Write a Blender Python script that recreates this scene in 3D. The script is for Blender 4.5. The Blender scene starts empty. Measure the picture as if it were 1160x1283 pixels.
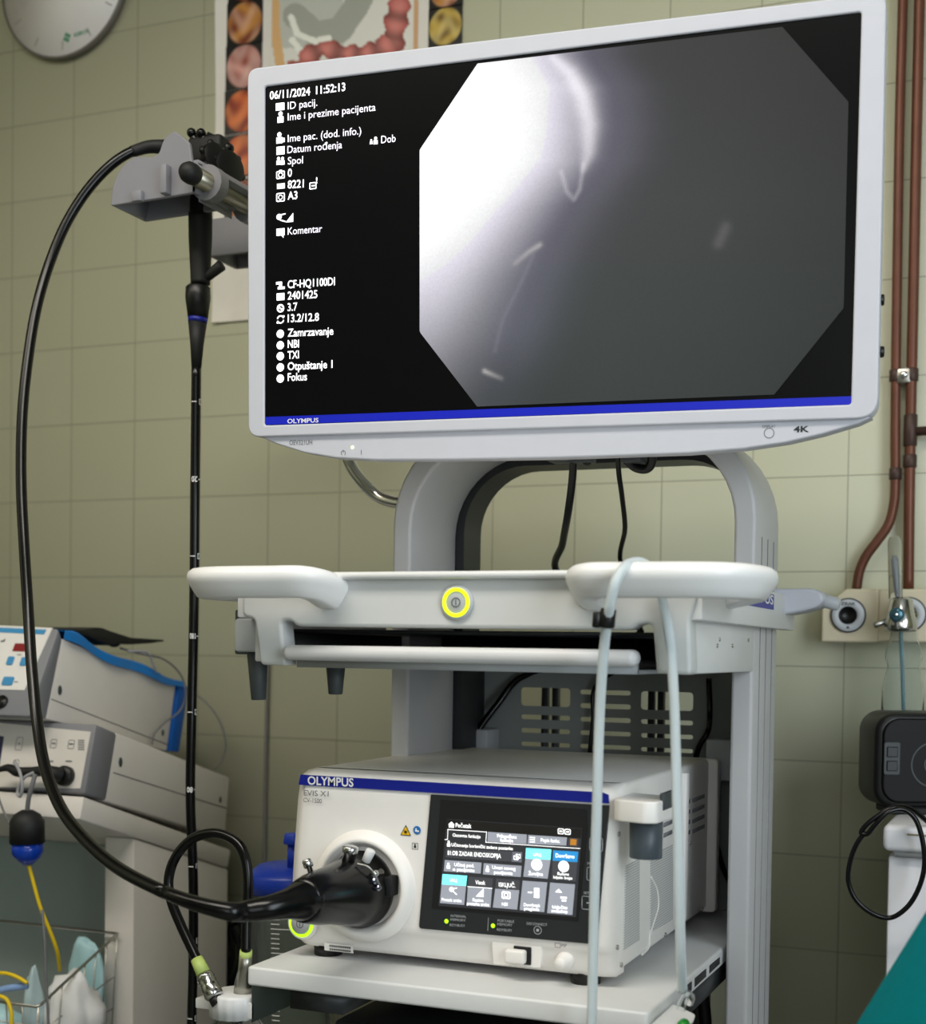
import bpy, bmesh, math, random
import numpy as np
from mathutils import Vector, Matrix
random.seed(7)
C = bpy.context.scene
COL = C.collection
# ------------------------------------------------------------------ camera
F_, CX, CY, YAW, PITCH, ROLL = 1706.9, 628.6, 859.8, .3808, -.0259, .0153
CAMZ = 1.0
_r = Vector((math.cos(YAW), math.sin(YAW), 0)); _f = Vector((-math.sin(YAW), math.cos(YAW), 0)); _u = Vector((0, 0, 1))
_f2 = _f*math.cos(PITCH)+_u*math.sin(PITCH); _u2 = _u*math.cos(PITCH)-_f*math.sin(PITCH)
CR = _r*math.cos(ROLL)+_u2*math.sin(ROLL); CU = _u2*math.cos(ROLL)-_r*math.sin(ROLL); CF = _f2
cd = bpy.data.cameras.new('camera'); cam = bpy.data.objects.new('camera', cd); COL.objects.link(cam)
cd.sensor_fit = 'HORIZONTAL'; cd.sensor_width = 36; cd.lens = F_/1160*36
cd.shift_x = (580-CX)/1160; cd.shift_y = (CY-641.5)/1160
cd.clip_start = .05
M = Matrix((CR, CU, -CF)).transposed().to_4x4(); M.translation = Vector((0, 0, CAMZ))
cam.matrix_world = M
cd.dof.use_dof = True; cd.dof.focus_distance = 1.62; cd.dof.aperture_fstop = 5.0
C.camera = cam
# ------------------------------------------------------------------ view, world, lights
C.view_settings.view_transform = 'Standard'; C.view_settings.look = 'None'
C.view_settings.exposure = 0.0; C.view_settings.gamma = 1.0
w = bpy.data.worlds.new('world'); C.world = w; w.use_nodes = True
w.node_tree.nodes['Background'].inputs[0].default_value = (.8, .85, .9, 1); w.node_tree.nodes['Background'].inputs[1].default_value = .3
def area(name, loc, target, sx, sy, power, col):
    l = bpy.data.lights.new(name, 'AREA'); l.shape = 'RECTANGLE'; l.size = sx; l.size_y = sy; l.energy = power; l.color = col
    o = bpy.data.objects.new(name, l); COL.objects.link(o); o.location = loc
    o.rotation_euler = (Vector(target)-Vector(loc)).to_track_quat('-Z', 'Y').to_euler(); return o
area('ceiling_lamp_front', (-.65, .32, 2.66), (-.65, .32, 0), 1.5, .5, 36, (1, .94, .84))
area('ceiling_lamp_left', (-2.1, .1, 2.66), (-2.1, .1, 0), 1.3, .35, 14, (1, .93, .80))
area('window_daylight', (1.45, .35, 1.3), (-.6, 1.7, .75), 1.5, 1.6, 52, (.82, .91, 1))
area('rear_fill', (.35, -1.95, 1.4), (-.3, 1.5, .9), 1.8, 1.6, 20, (.93, .96, 1))  # added soft fill from behind the camera, no window stands there

# ------------------------------------------------------------------ pixel helpers (photograph frame -> world)
def ray(x, y): return CF+CR*((x-CX)/F_)-CU*((y-CY)/F_)
O = Vector((0, 0, CAMZ))
def at(x, y, Y): d = ray(x, y); return O+d*(Y/d.y)
def atX(x, y, X): d = ray(x, y); return O+d*(X/d.x)
def atZ(x, y, Z): d = ray(x, y); return O+d*((Z-CAMZ)/d.z)
def proj(p):
    v = Vector(p)-O; d = v.dot(CF); return (CX+F_*v.dot(CR)/d, CY-F_*v.dot(CU)/d)
class Pl:
    """a real flat surface: origin, right and up directions; n points out of it"""
    def __init__(s, o, ux, uy):
        s.o = Vector(o); s.ux = Vector(ux).normalized(); s.uy = Vector(uy).normalized(); s.n = s.ux.cross(s.uy)
        s.mat = Matrix((s.ux, s.uy, s.n)).transposed().to_4x4(); s.mat.translation = s.o
    def uv(s, x, y, h=0):
        d = ray(x, y); t = (s.o+s.n*h-O).dot(s.n)/d.dot(s.n); p = O+d*t-s.o; return (p.dot(s.ux), p.dot(s.uy))
    def w(s, u, v, h=0): return s.o+s.ux*u+s.uy*v+s.n*h
    def at(s, x, y, h=0): u, v = s.uv(x, y, h); return s.w(u, v, h)

# ------------------------------------------------------------------ materials
def lin(c): return tuple(((v/255)/12.92 if v/255 <= .04045 else ((v/255+.055)/1.055)**2.4) for v in c[:3])+(1,)
MATS = {}
def mat(name, col, rough=.45, metal=0, emit=0, trans=0, ior=1.45, var=.03, coat=0, alpha=1, sheen=0, scale=40, bump=0):
    m = bpy.data.materials.new(name); m.use_nodes = True; nt = m.node_tree; b = nt.nodes['Principled BSDF']
    base = lin(col)
    b.inputs['Base Color'].default_value = base; b.inputs['Roughness'].default_value = rough; b.inputs['Metallic'].default_value = metal
    b.inputs['IOR'].default_value = ior; b.inputs['Transmission Weight'].default_value = trans; b.inputs['Coat Weight'].default_value = coat
    b.inputs['Alpha'].default_value = alpha
    if sheen: b.inputs['Sheen Weight'].default_value = sheen
    tc = nt.nodes.new('ShaderNodeTexCoord'); nz = nt.nodes.new('ShaderNodeTexNoise'); nz.inputs['Scale'].default_value = scale
    nt.links.new(tc.outputs['Object'], nz.inputs['Vector'])
    if emit:
        b.inputs['Emission Color'].default_value = base; b.inputs['Emission Strength'].default_value = emit
    else:
        mx = nt.nodes.new('ShaderNodeMix'); mx.data_type = 'RGBA'
        mx.inputs[6].default_value = tuple(min(1, v*(1-var)) for v in base[:3])+(1,); mx.inputs[7].default_value = tuple(min(1, v*(1+var)) for v in base[:3])+(1,)
        nt.links.new(nz.outputs['Fac'], mx.inputs[0]); nt.links.new(mx.outputs[2], b.inputs['Base Color'])
    if bump:
        bp = nt.nodes.new('ShaderNodeBump'); bp.inputs['Strength'].default_value = bump; bp.inputs['Distance'].default_value = .002
        nt.links.new(nz.outputs['Fac'], bp.inputs['Height']); nt.links.new(bp.outputs['Normal'], b.inputs['Normal'])
    MATS[name] = m; return m
def vcmat(name, emit=0, rough=.5):
    m = bpy.data.materials.new(name); m.use_nodes = True; nt = m.node_tree; b = nt.nodes['Principled BSDF']
    a = nt.nodes.new('ShaderNodeVertexColor'); a.layer_name = 'Col'
    b.inputs['Roughness'].default_value = rough
    if emit:
        b.inputs['Specular IOR Level'].default_value = .15
        b.inputs['Base Color'].default_value = (.01, .01, .01, 1)
        nt.links.new(a.outputs['Color'], b.inputs['Emission Color']); b.inputs['Emission Strength'].default_value = emit
    else: nt.links.new(a.outputs['Color'], b.inputs['Base Color'])
    return m
WHITE = mat('white_enamel', (214, 215, 215), .38)
EVW = mat('processor_white', (236, 233, 229), .4); TRAYW = mat('tray_plastic', (200, 202, 201), .42); GRIPW = mat('grip_plastic', (205, 205, 206), .4)
MONW = mat('monitor_white_plastic', (190, 192, 201), .45)
CREAMW = mat('device_cream_white', (214, 209, 203), .5)
GREYM = mat('mid_grey_plastic', (122, 123, 128), .5)
LGREY = mat('light_grey_plastic', (176, 180, 184), .45)
CARTG = mat('cart_aluminium_grey', (188, 188, 190), .42)
DGREY = mat('dark_grey_plastic', (62, 68, 70), .5)
CHAR = mat('charcoal_panel', (40, 43, 45), .45)
BLACK = mat('black_plastic', (14, 14, 15), .38)
RUBBER = mat('black_glossy_rubber', (8, 8, 9), .22)
RUBBER.node_tree.nodes['Principled BSDF'].inputs['Specular IOR Level'].default_value = .35
MATTEB = mat('matte_black', (18, 19, 20), .6)
GLASSB = mat('screen_black', (7, 8, 10), .30)
GLASSB.node_tree.nodes['Principled BSDF'].inputs['Specular IOR Level'].default_value = .15
BLUE = mat('brand_blue', (22, 34, 140), .4)
INK = mat('white_print', (235, 235, 235), .5)
GINK = mat('grey_print', (96, 98, 102), .5)
DINK = mat('dark_print', (36, 38, 42), .5)
SCRT = mat('screen_white_light', (232, 226, 240), emit=1.15)
SCRB = mat('screen_bright_light', (250, 250, 255), emit=1.3)
STRIPE = mat('screen_blue_light', (10, 24, 150), .4, emit=.55)
CHROME = mat('chrome', (205, 205, 205), .16, metal=1)
STEEL = mat('brushed_steel', (170, 168, 160), .32, metal=1)
ALU = mat('aluminium_rod', (176, 172, 155), .3, metal=1)
LEDY = mat('lamp_yellow_green', (220, 245, 20), emit=1.2)
LEDG = mat('lamp_green', (170, 240, 20), emit=1.3)
LEDW = mat('lamp_warm', (235, 240, 170), emit=1.6)
HOLD = mat('holder_grey', (128, 128, 134), .5)
TUBEM = mat('clear_silicone', (216, 226, 229), .3, trans=.35, ior=1.2)
CLEAR = mat('clear_plastic', (242, 246, 246), .04, trans=.98, ior=1.07)
FROST = mat('frosted_plastic', (226, 234, 232), .12, trans=.95, ior=1.05)
BLUEP = mat('blue_lid_plastic', (26, 58, 170), .35)
BLUET = mat('blue_film', (10, 120, 200), .25, coat=.3)
TEALFILM = mat('translucent_film', (120, 160, 165), .35, trans=.6, ior=1.05)
GREENC = mat('collar_green', (176, 196, 110), .5)
YELLOW = mat('yellow_plastic', (222, 190, 20), .4)
LIQG = mat('green_tubing', (20, 140, 40), .3)
COPPER = mat('painted_copper_pipe', (104, 64, 48), .42, metal=.35, var=.25, scale=25)
COPPERD = mat('tarnished_pipe', (70, 52, 46), .5, metal=.25, var=.25, scale=25)
IVORY = mat('ivory_plastic', (226, 215, 186), .42)
FRIDGE = mat('fridge_white', (222, 222, 226), .4)
TEALC = mat('teal_drape_cloth', (0, 116, 124), .95, var=.12, scale=120, bump=.2)
PAPER = mat('poster_paper', (232, 227, 218), .3)
CLOCKW = mat('clock_face', (232, 228, 224), .35)
REDL = mat('red_display', (130, 16, 24), .3)
BTNB = mat('button_blue', (58, 140, 190), .4)
CABLEG = mat('grey_cable', (110, 110, 112), .45)
CABLEL = mat('light_grey_cable', (150, 150, 154), .45)
CONDUIT = mat('grey_conduit', (120, 118, 116), .5)
TEALC.node_tree.nodes['Principled BSDF'].inputs['Specular IOR Level'].default_value = .1
GAUZE = mat('gauze_white', (222, 222, 222), .9, bump=.4)
PACK = mat('pale_teal_pack', (170, 208, 214), .4)
TEALBACK = mat('cabinet_teal_grey', (138, 152, 150), .55)
CEILM = mat('ceiling_paint', (225, 224, 218), .8)
FLOORM = mat('floor_vinyl', (128, 132, 124), .5, var=.1, scale=8)
VCS = vcmat('screen_picture', emit=1.0); VCP = vcmat('printed_picture', rough=.28)
def ui(name, c, e=1.0): return mat('interface_'+name, c, .4, emit=e)
U_BG = ui('background', (44, 45, 48), .7); U_GREY = ui('grey', (128, 131, 140)); U_DK = ui('dark', (58, 59, 63), .9); U_CY = ui('cyan', (118, 226, 232), 1.05)
U_BL = ui('blue', (40, 122, 178)); U_OR = ui('orange', (220, 150, 50)); U_W = ui('white', (246, 246, 246), 1.1); U_HD = ui('header', (26, 25, 24), .6)

# ------------------------------------------------------------------ mesh building
def smooth_path(pts, k=6, closed=False):
    P = [Vector(p) for p in pts]; n = len(P); out = []
    if n < 3: return P
    rng = n if closed else n-1
    for i in range(rng):
        p0 = P[(i-1) % n] if (closed or i > 0) else P[0]*2-P[1]
        p1 = P[i]; p2 = P[(i+1) % n]
        p3 = P[(i+2) % n] if (closed or i+2 < n) else P[-1]*2-P[-2]
        for j in range(k):
            t = j/k
            a = max((p1-p0).length, 1e-6)**.5; b = max((p2-p1).length, 1e-6)**.5; c = max((p3-p2).length, 1e-6)**.5
            m1 = ((p1-p0)/a-(p2-p0)/(a+b)+(p2-p1)/b)*b
            m2 = ((p2-p1)/b-(p3-p1)/(b+c)+(p3-p2)/c)*b
            h = 2*t**3-3*t*t+1; out.append(p1*h+m1*(t**3-2*t*t+t)+p2*(-2*t**3+3*t*t)+m2*(t**3-t*t))
    if not closed: out.append(P[-1])
    return out
def curve_mesh(splines, extrude=0, bevel=0, res=2):
    cu = bpy.data.curves.new('tmp', 'CURVE'); cu.dimensions = '2D'; cu.fill_mode = 'BOTH'; cu.extrude = max(extrude-bevel, 0); cu.bevel_depth = bevel; cu.bevel_resolution = res
    if bevel: cu.offset = -bevel
    for pts in splines:
        s = cu.splines.new('POLY'); s.points.add(len(pts)-1); s.use_cyclic_u = True
        for i, p in enumerate(pts): s.points[i].co = (p[0], p[1], 0, 1)
    o = bpy.data.objects.new('tmp', cu); COL.objects.link(o)
    me = bpy.data.meshes.new_from_object(o.evaluated_get(bpy.context.evaluated_depsgraph_get()))
    bpy.data.objects.remove(o); bpy.data.curves.remove(cu); return me
def text_mesh(s, bold=0, space=1):
    cu = bpy.data.curves.new('tmp', 'FONT'); cu.body = s; cu.offset = bold; cu.resolution_u = 3; cu.space_character = space
    o = bpy.data.objects.new('tmp', cu); COL.objects.link(o)
    me = bpy.data.meshes.new_from_object(o.evaluated_get(bpy.context.evaluated_depsgraph_get()))
    bpy.data.objects.remove(o); bpy.data.curves.remove(cu); return me
def rrect(x0, y0, x1, y1, r, n=5):
    out = []
    for cx, cy, a in ((x1-r, y1-r, 0), (x0+r, y1-r, 90), (x0+r, y0+r, 180), (x1-r, y0+r, 270)):
        for i in range(n+1): t = math.radians(a+90*i/n); out.append((cx+r*math.cos(t), cy+r*math.sin(t)))
    return out
def rpoly(pts, r, n=5):
    """round the corners of a 2-d polygon; r one value or one for each corner"""
    out = []; N = len(pts)
    for i in range(N):
        p = Vector(pts[i]); a = Vector(pts[i-1]); b = Vector(pts[(i+1) % N]); ri = r[i] if isinstance(r, (list, tuple)) else r
        da = (a-p); db = (b-p); k = min(ri, da.length*.45, db.length*.45)
        if k < 1e-5: out.append(tuple(p)); continue
        A = p+da.normalized()*k; B = p+db.normalized()*k
        for j in range(n+1): t = j/n; q = A*(1-t)**2+p*2*t*(1-t)+B*t*t; out.append((q.x, q.y))
    return out
class MB:
    def __init__(s): s.bm = bmesh.new(); s.mi = 0; s.col = None
    def m(s, i): s.mi = i; return s
    def _take(s, me, mtx):
        n0 = len(s.bm.verts); nf = len(s.bm.faces)
        me.transform(mtx); s.bm.from_mesh(me); s.bm.faces.ensure_lookup_table()
        for f in s.bm.faces[nf:]: f.material_index = s.mi
        bpy.data.meshes.remove(me); return s
    def _bev(s, faces, r, seg):
        if r > 0:
            ed = list({e for f in faces for e in f.edges})
            res = bmesh.ops.bevel(s.bm, geom=ed, offset=r, segments=seg, affect='EDGES', profile=.5, clamp_overlap=True)
            for f in res['faces']: f.material_index = s.mi
    def hexa(s, P, r=0, seg=2):
        """8 points: bottom ring of four then top ring of four, same order"""
        v = [s.bm.verts.new(p) for p in P]; fs = []
        for q in ((3, 2, 1, 0), (4, 5, 6, 7), (0, 1, 5, 4), (1, 2, 6, 5), (2, 3, 7, 6), (3, 0, 4, 7)):
            f = s.bm.faces.new([v[i] for i in q]); f.material_index = s.mi; fs.append(f)
        s._bev(fs, r, seg); return s
    def box(s, lo, hi, r=0, seg=2, mtx=None):
        (x0, y0, z0), (x1, y1, z1) = lo, hi
        P = [Vector(p) for p in ((x0, y0, z0), (x1, y0, z0), (x1, y1, z0), (x0, y1, z0), (x0, y0, z1), (x1, y0, z1), (x1, y1, z1), (x0, y1, z1))]
        if mtx is not None: P = [mtx @ p for p in P]
        return s.hexa(P, r, seg)
    def prism(s, pts, vec, r=0, seg=2):
        a = [s.bm.verts.new(p) for p in pts]; b = [s.bm.verts.new(Vector(p)+Vector(vec)) for p in pts]; n = len(a)
        fs = [s.bm.faces.new(a[::-1]), s.bm.faces.new(b)]+[s.bm.faces.new((a[i], a[(i+1) % n], b[(i+1) % n], b[i])) for i in range(n)]
        for f in fs: f.material_index = s.mi
        bmesh.ops.recalc_face_normals(s.bm, faces=fs)
        s._bev(fs, r, seg); return s
    def sweep(s, pts, ra, rb=None, up=None, n=12, cap=True, closed=False, pw=2, shape=None):
        """pts world points; ra radius (number or list); rb second half-axis along up"""
        P = [Vector(p) for p in pts]; N = len(P); rings = []; nrm = None
        for i in range(N):
            t = (P[(i+1) % N]-P[i-1]) if (closed or 0 < i < N-1) else (P[1]-P[0] if i == 0 else P[-1]-P[-2])
            t.normalize()
            if up is not None: nrm = (Vector(up)-t*Vector(up).dot(t)).normalized()
            elif nrm is None: nrm = t.orthogonal().normalized()
            else: nrm = (nrm-t*nrm.dot(t)).normalized()
            bi = t.cross(nrm); a = ra[i] if isinstance(ra, (list, tuple)) else ra; b = a if rb is None else (rb[i] if isinstance(rb, (list, tuple)) else rb)
            ring = []
            if shape: ring = [s.bm.verts.new(P[i]+bi*h_+nrm*v_) for h_, v_ in shape]
            for k in range(0 if shape else n):
                th = 2*math.pi*k/n; c_, s_ = math.cos(th), math.sin(th)
                if pw != 2: c_ = math.copysign(abs(c_)**(2/pw), c_); s_ = math.copysign(abs(s_)**(2/pw), s_)
                ring.append(s.bm.verts.new(P[i]+bi*(a*c_)+nrm*(b*s_)))
            rings.append(ring)
        n = len(rings[0])
        for i in range(N if closed else N-1):
            A, B = rings[i], rings[(i+1) % N]
            for k in range(n): f = s.bm.faces.new((A[k], A[(k+1) % n], B[(k+1) % n], B[k])); f.material_index = s.mi
        if cap and not closed:
            for q in (rings[0][::-1], rings[-1]): f = s.bm.faces.new(q); f.material_index = s.mi
        return s
    def tube(s, pts, r, k=6, n=12, closed=False, **kw):
        P = smooth_path(pts, k, closed)
        if isinstance(r, (list, tuple)):
            m = len(r); L = len(P); R = []
            for i in range(L):
                x = i/(L-1)*(m-1); j = min(int(x), m-2); R.append(r[j]*(1-(x-j))+r[j+1]*(x-j))
            r = R
        return s.sweep(P, r, n=n, closed=closed, **kw)
    def lathe(s, o, ax, prof, n=28, cap=True, ref=None, sx=1, sy=1):
        o = Vector(o); ax = Vector(ax).normalized(); e1 = (Vector(ref)-ax*Vector(ref).dot(ax)).normalized() if ref is not None else ax.orthogonal().normalized(); e2 = ax.cross(e1); rings = []
        for t, r in prof: rings.append([s.bm.verts.new(o+ax*t+e1*(r*sx*math.cos(2*math.pi*k/n))+e2*(r*sy*math.sin(2*math.pi*k/n))) for k in range(n)])
        for A, B in zip(rings, rings[1:]):
            for k in range(n): f = s.bm.faces.new((A[k], A[(k+1) % n], B[(k+1) % n], B[k])); f.material_index = s.mi
        if cap:
            for q in (rings[0][::-1], rings[-1]): f = s.bm.faces.new(q); f.material_index = s.mi
        return s
    def cyl(s, a, b, r0, r1=None, n=24, ch=0):
        a = Vector(a); b = Vector(b); L = (b-a).length; r1 = r0 if r1 is None else r1
        pr = [(0, r0), (L, r1)] if not ch else [(0, max(r0-ch, 1e-4)), (ch, r0), (L-ch, r1), (L, max(r1-ch, 1e-4))]
        return s.lathe(a, b-a, pr, n)
    def ball(s, c, r, n=20, sc=(1, 1, 1)):
        res = bmesh.ops.create_uvsphere(s.bm, u_segments=n, v_segments=n//2, radius=1, matrix=Matrix.Translation(Vector(c)) @ Matrix.Diagonal((r*sc[0], r*sc[1], r*sc[2], 1)))
        for f in {f for v in res['verts'] for f in v.link_faces}: f.material_index = s.mi
        return s
    def plate(s, pl, outer, holes=(), w0=0, w1=.002, bevel=0, res=2):
        """outline in the plane's own (u, v), from height w0 to w1 above it"""
        def ar(p): return sum(p[i-1][0]*p[i][1]-p[i][0]*p[i-1][1] for i in range(len(p)))
        if ar(outer) < 0: outer = outer[::-1]
        holes = [h_[::-1] if ar(h_) > 0 else h_ for h_ in holes]
        me = curve_mesh([outer]+list(holes), (w1-w0)/2, bevel, res)
        return s._take(me, pl.mat @ Matrix.Translation((0, 0, (w0+w1)/2)))
    def quad(s, pl, pts, h=0):
        f = s.bm.faces.new([s.bm.verts.new(pl.w(u, v, h)) for u, v in pts]); f.material_index = s.mi
        f.normal_update()
        if f.normal.dot(pl.n) < 0: f.normal_flip()
        return s
    def line(s, pl, pts, wd, h=0, closed=False):
        n = len(pts); rng = n if closed else n-1
        for i in range(rng):
            a = Vector(pts[i]); b = Vector(pts[(i+1) % n]); d = (b-a); p = Vector((-d.y, d.x)).normalized()*wd/2; e = d.normalized()*wd/2
            s.quad(pl, [a-p-e, b-p+e, b+p+e, a+p-e], h)
        return s
    def text(s, pl, txt, uv0, uv1=None, cap=None, h=.0004, bold=0, space=1, stretch=False, ang=None):
        """baseline from uv0 to uv1 (fits the width); cap = height of a capital"""
        me = text_mesh(txt, bold, space); xs = [v.co.x for v in me.vertices]; x0, x1 = min(xs), max(xs); CAPH = .70
        a = Vector(uv0)
        if uv1 is not None:
            d = Vector(uv1)-a; sc = d.length/(x1-x0); th = math.atan2(d.y, d.x)
        else: sc = cap/CAPH; th = 0
        if ang is not None: th = ang
        sy = sc if cap is None else cap/CAPH
        mt = pl.mat @ Matrix.Translation((a.x, a.y, h)) @ Matrix.Rotation(th, 4, 'Z') @ Matrix.Diagonal((sc, sy, 1, 1)) @ Matrix.Translation((-x0, 0, 0))
        return s._take(me, mt)
    def grid(s, fn, nu, nv, colfn=None, flip=False):
        V = [[s.bm.verts.new(fn(i/nu, j/nv)) for j in range(nv+1)] for i in range(nu+1)]
        if colfn and s.col is None: s.col = s.bm.loops.layers.float_color.new('Col')
        for i in range(nu):
            for j in range(nv):
                q = [V[i][j], V[i+1][j], V[i+1][j+1], V[i][j+1]]
                uvq = [(i, j), (i+1, j), (i+1, j+1), (i, j+1)]
                if flip: q = q[::-1]; uvq = uvq[::-1]
                f = s.bm.faces.new(q); f.material_index = s.mi
                if colfn:
                    for l, (a, b) in zip(f.loops, uvq): l[s.col] = colfn(a/nu, b/nv, l.vert.co)
        return s
    def build(s, name, mats, parent=None, sharp=32, label=None, subdiv=0, solid=0, loc=None):
        bm = s.bm
        for f in bm.faces: f.smooth = True
        for e in bm.edges:
            if len(e.link_faces) == 2: e.smooth = e.calc_face_angle(0) < math.radians(sharp)
            else: e.smooth = False
        if parent is not None: off = worldloc(parent)
        else:
            lo = Vector((min(v.co.x for v in bm.verts), min(v.co.y for v in bm.verts), min(v.co.z for v in bm.verts))); hi = Vector((max(v.co.x for v in bm.verts), max(v.co.y for v in bm.verts), max(v.co.z for v in bm.verts)))
            off = Vector(((lo.x+hi.x)/2, (lo.y+hi.y)/2, lo.z)) if loc is None else Vector(loc)
        for v in bm.verts: v.co -= off
        me = bpy.data.meshes.new(name); bm.to_mesh(me); bm.free()
        for mm in (mats if isinstance(mats, (list, tuple)) else [mats]): me.materials.append(mm)
        o = bpy.data.objects.new(name, me); COL.objects.link(o)
        if parent is not None: o.parent = parent
        else: o.location = off
        if label: o['label'] = label
        if solid:
            md = o.modifiers.new('Solidify', 'SOLIDIFY'); md.thickness = solid; md.offset = 0
        if subdiv:
            md = o.modifiers.new('Subdivision', 'SUBSURF'); md.levels = md.render_levels = subdiv
        return o
def worldloc(o):
    v = Vector((0, 0, 0))
    while o is not None: v += o.location; o = o.parent
    return v
def tag(o, label, cat, group=None):
    o['label'] = label; o['category'] = cat
    if group: o['group'] = group
    return o
def thing(name, loc, label, cat, group=None):
    o = bpy.data.objects.new(name, None); COL.objects.link(o); o.empty_display_size = .05; o.location = Vector(loc); return tag(o, label, cat, group)
def structure(o): o['kind'] = 'structure'; return o
X = Vector((1, 0, 0)); Yv = Vector((0, 1, 0)); Z = Vector((0, 0, 1))

# ------------------------------------------------------------------ room
WY = 2.1863
def tile_mat():
    m = bpy.data.materials.new('green_wall_tiles'); m.use_nodes = True; nt = m.node_tree; b = nt.nodes['Principled BSDF']
    g = nt.nodes.new('ShaderNodeNewGeometry'); sx = nt.nodes.new('ShaderNodeSeparateXYZ'); nt.links.new(g.outputs['Position'], sx.inputs[0])
    cb = nt.nodes.new('ShaderNodeCombineXYZ')
    def ad(src, v):
        n = nt.nodes.new('ShaderNodeMath'); n.operation = 'ADD'; n.inputs[1].default_value = v; nt.links.new(src, n.inputs[0]); return n.outputs[0]
    sm = nt.nodes.new('ShaderNodeMath'); sm.operation = 'ADD'; nt.links.new(sx.outputs[0], sm.inputs[0]); nt.links.new(sx.outputs[1], sm.inputs[1])
    nt.links.new(ad(sm.outputs[0], 1.947-WY+3), cb.inputs[0]); nt.links.new(ad(sx.outputs[2], -(1.0326+CAMZ)+3), cb.inputs[1])
    br = nt.nodes.new('ShaderNodeTexBrick'); br.offset = 0; br.squash = 1
    nt.links.new(cb.outputs[0], br.inputs['Vector'])
    br.inputs['Scale'].default_value = 1; br.inputs['Brick Width'].default_value = .15; br.inputs['Row Height'].default_value = .15
    br.inputs['Mortar Size'].default_value = .0011; br.inputs['Mortar Smooth'].default_value = .4
    br.inputs['Color1'].default_value = lin((209, 209, 182)); br.inputs['Color2'].default_value = lin((211, 212, 186)); br.inputs['Mortar'].default_value = lin((164, 163, 141))
    nz = nt.nodes.new('ShaderNodeTexNoise'); nz.inputs['Scale'].default_value = 3
    mx = nt.nodes.new('ShaderNodeMix'); mx.data_type = 'RGBA'; mx.blend_type = 'MULTIPLY'; mx.inputs[0].default_value = .12
    nt.links.new(br.outputs['Color'], mx.inputs[6]); nt.links.new(nz.outputs['Fac'], mx.inputs[7]); nt.links.new(mx.outputs[2], b.inputs['Base Color'])
    bp = nt.nodes.new('ShaderNodeBump'); bp.invert = True; bp.inputs['Strength'].default_value = .5; bp.inputs['Distance'].default_value = .001
    nt.links.new(br.outputs['Fac'], bp.inputs['Height']); nt.links.new(bp.outputs['Normal'], b.inputs['Normal'])
    b.inputs['Roughness'].default_value = .42; return m
TILE = tile_mat()
RX0, RX1, RY0 = -2.9, 1.5, -2.0
structure(MB().box((RX0, WY, 0), (RX1, WY+.1, 2.75)).build('wall_back', TILE))
structure(MB().box((RX0-.1, RY0, 0), (RX0, WY, 2.75)).build('wall_left', TILE))
structure(MB().box((RX1, RY0, 0), (RX1+.1, WY, 2.75)).build('wall_right', TILE))
structure(MB().box((RX0, RY0-.1, 0), (RX1, RY0, 2.75)).build('wall_front', TILE))
structure(MB().box((RX0-.1, RY0-.1, -.08), (RX1+.1, WY+.1, 0)).build('floor', FLOORM))
structure(MB().box((RX0-.1, RY0-.1, 2.75), (RX1+.1, WY+.1, 2.83)).build('ceiling', CEILM))
WALL = Pl((0, WY, 0), X, Z)

# ------------------------------------------------------------------ monitor
mon = Vector((-.5469, 1.4598, .4717+CAMZ)); ya, pi_, ro = .054, .0328, .0069
RM = Matrix.Rotation(ya, 3, 'Z') @ Matrix.Rotation(pi_, 3, 'X') @ Matrix.Rotation(ro, 3, 'Y')
MP = Pl(mon, RM @ X, RM @ Z)
T = thing('medical_monitor', mon+Vector((0, .12, -.26)), 'large white flat-panel monitor on the trolley arch, showing an endoscope picture', 'monitor')
q = MP.uv
SW, SH = .698/2, .4053/2
outl = [q(311, 87), q(1110.5, -9), q(1099.5, 524), q(312, 548)]
out_r = rpoly(outl, [.014, .014, .022, .016], 6)
hole = rrect(-SW, -SH, SW, SH, .003, 3)
MB().plate(MP, out_r, [hole], -.030, .0025, .002, 3).build('bezel', MONW, T)
inner = rpoly([(a*.985, b*.985) for a, b in outl], .015, 6)
MB().plate(MP, inner, [], -.062, -.030, .006, 3).build('rear_housing', LGREY, T)
ch = [q(322, 546), q(345, 556), q(380, 567), q(420, 573.5), q(470, 576), q(560, 575.5), q(700, 573), q(860, 567.5), q(930, 562), q(985, 554), q(1030, 543.5), q(1075, 530), q(1092, 522), q(1000, 505), q(400, 525)]
MB().plate(MP, ch, [], -.03, -.0030, .002, 2).build('control_bar', MONW, T)
scr = MB().plate(MP, rrect(-SW, -SH, SW, SH, .003, 3), [], -.006, .0, 0).build('screen', GLASSB, T)
# blue strip under the picture
bl = [q(333, 522.5), q(1067, 496.5), q(1066.5, 507), q(333, 532.5)]
MB().quad(MP, bl, .0006).build('blue_strip', STRIPE, scr)
b = MB(); b.text(MP, 'OLYMPUS', q(360.5, 530.5), q(399.5, 529.2), h=.0012, bold=.015, cap=.0052); b.build('strip_lettering', INK, scr)
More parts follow.
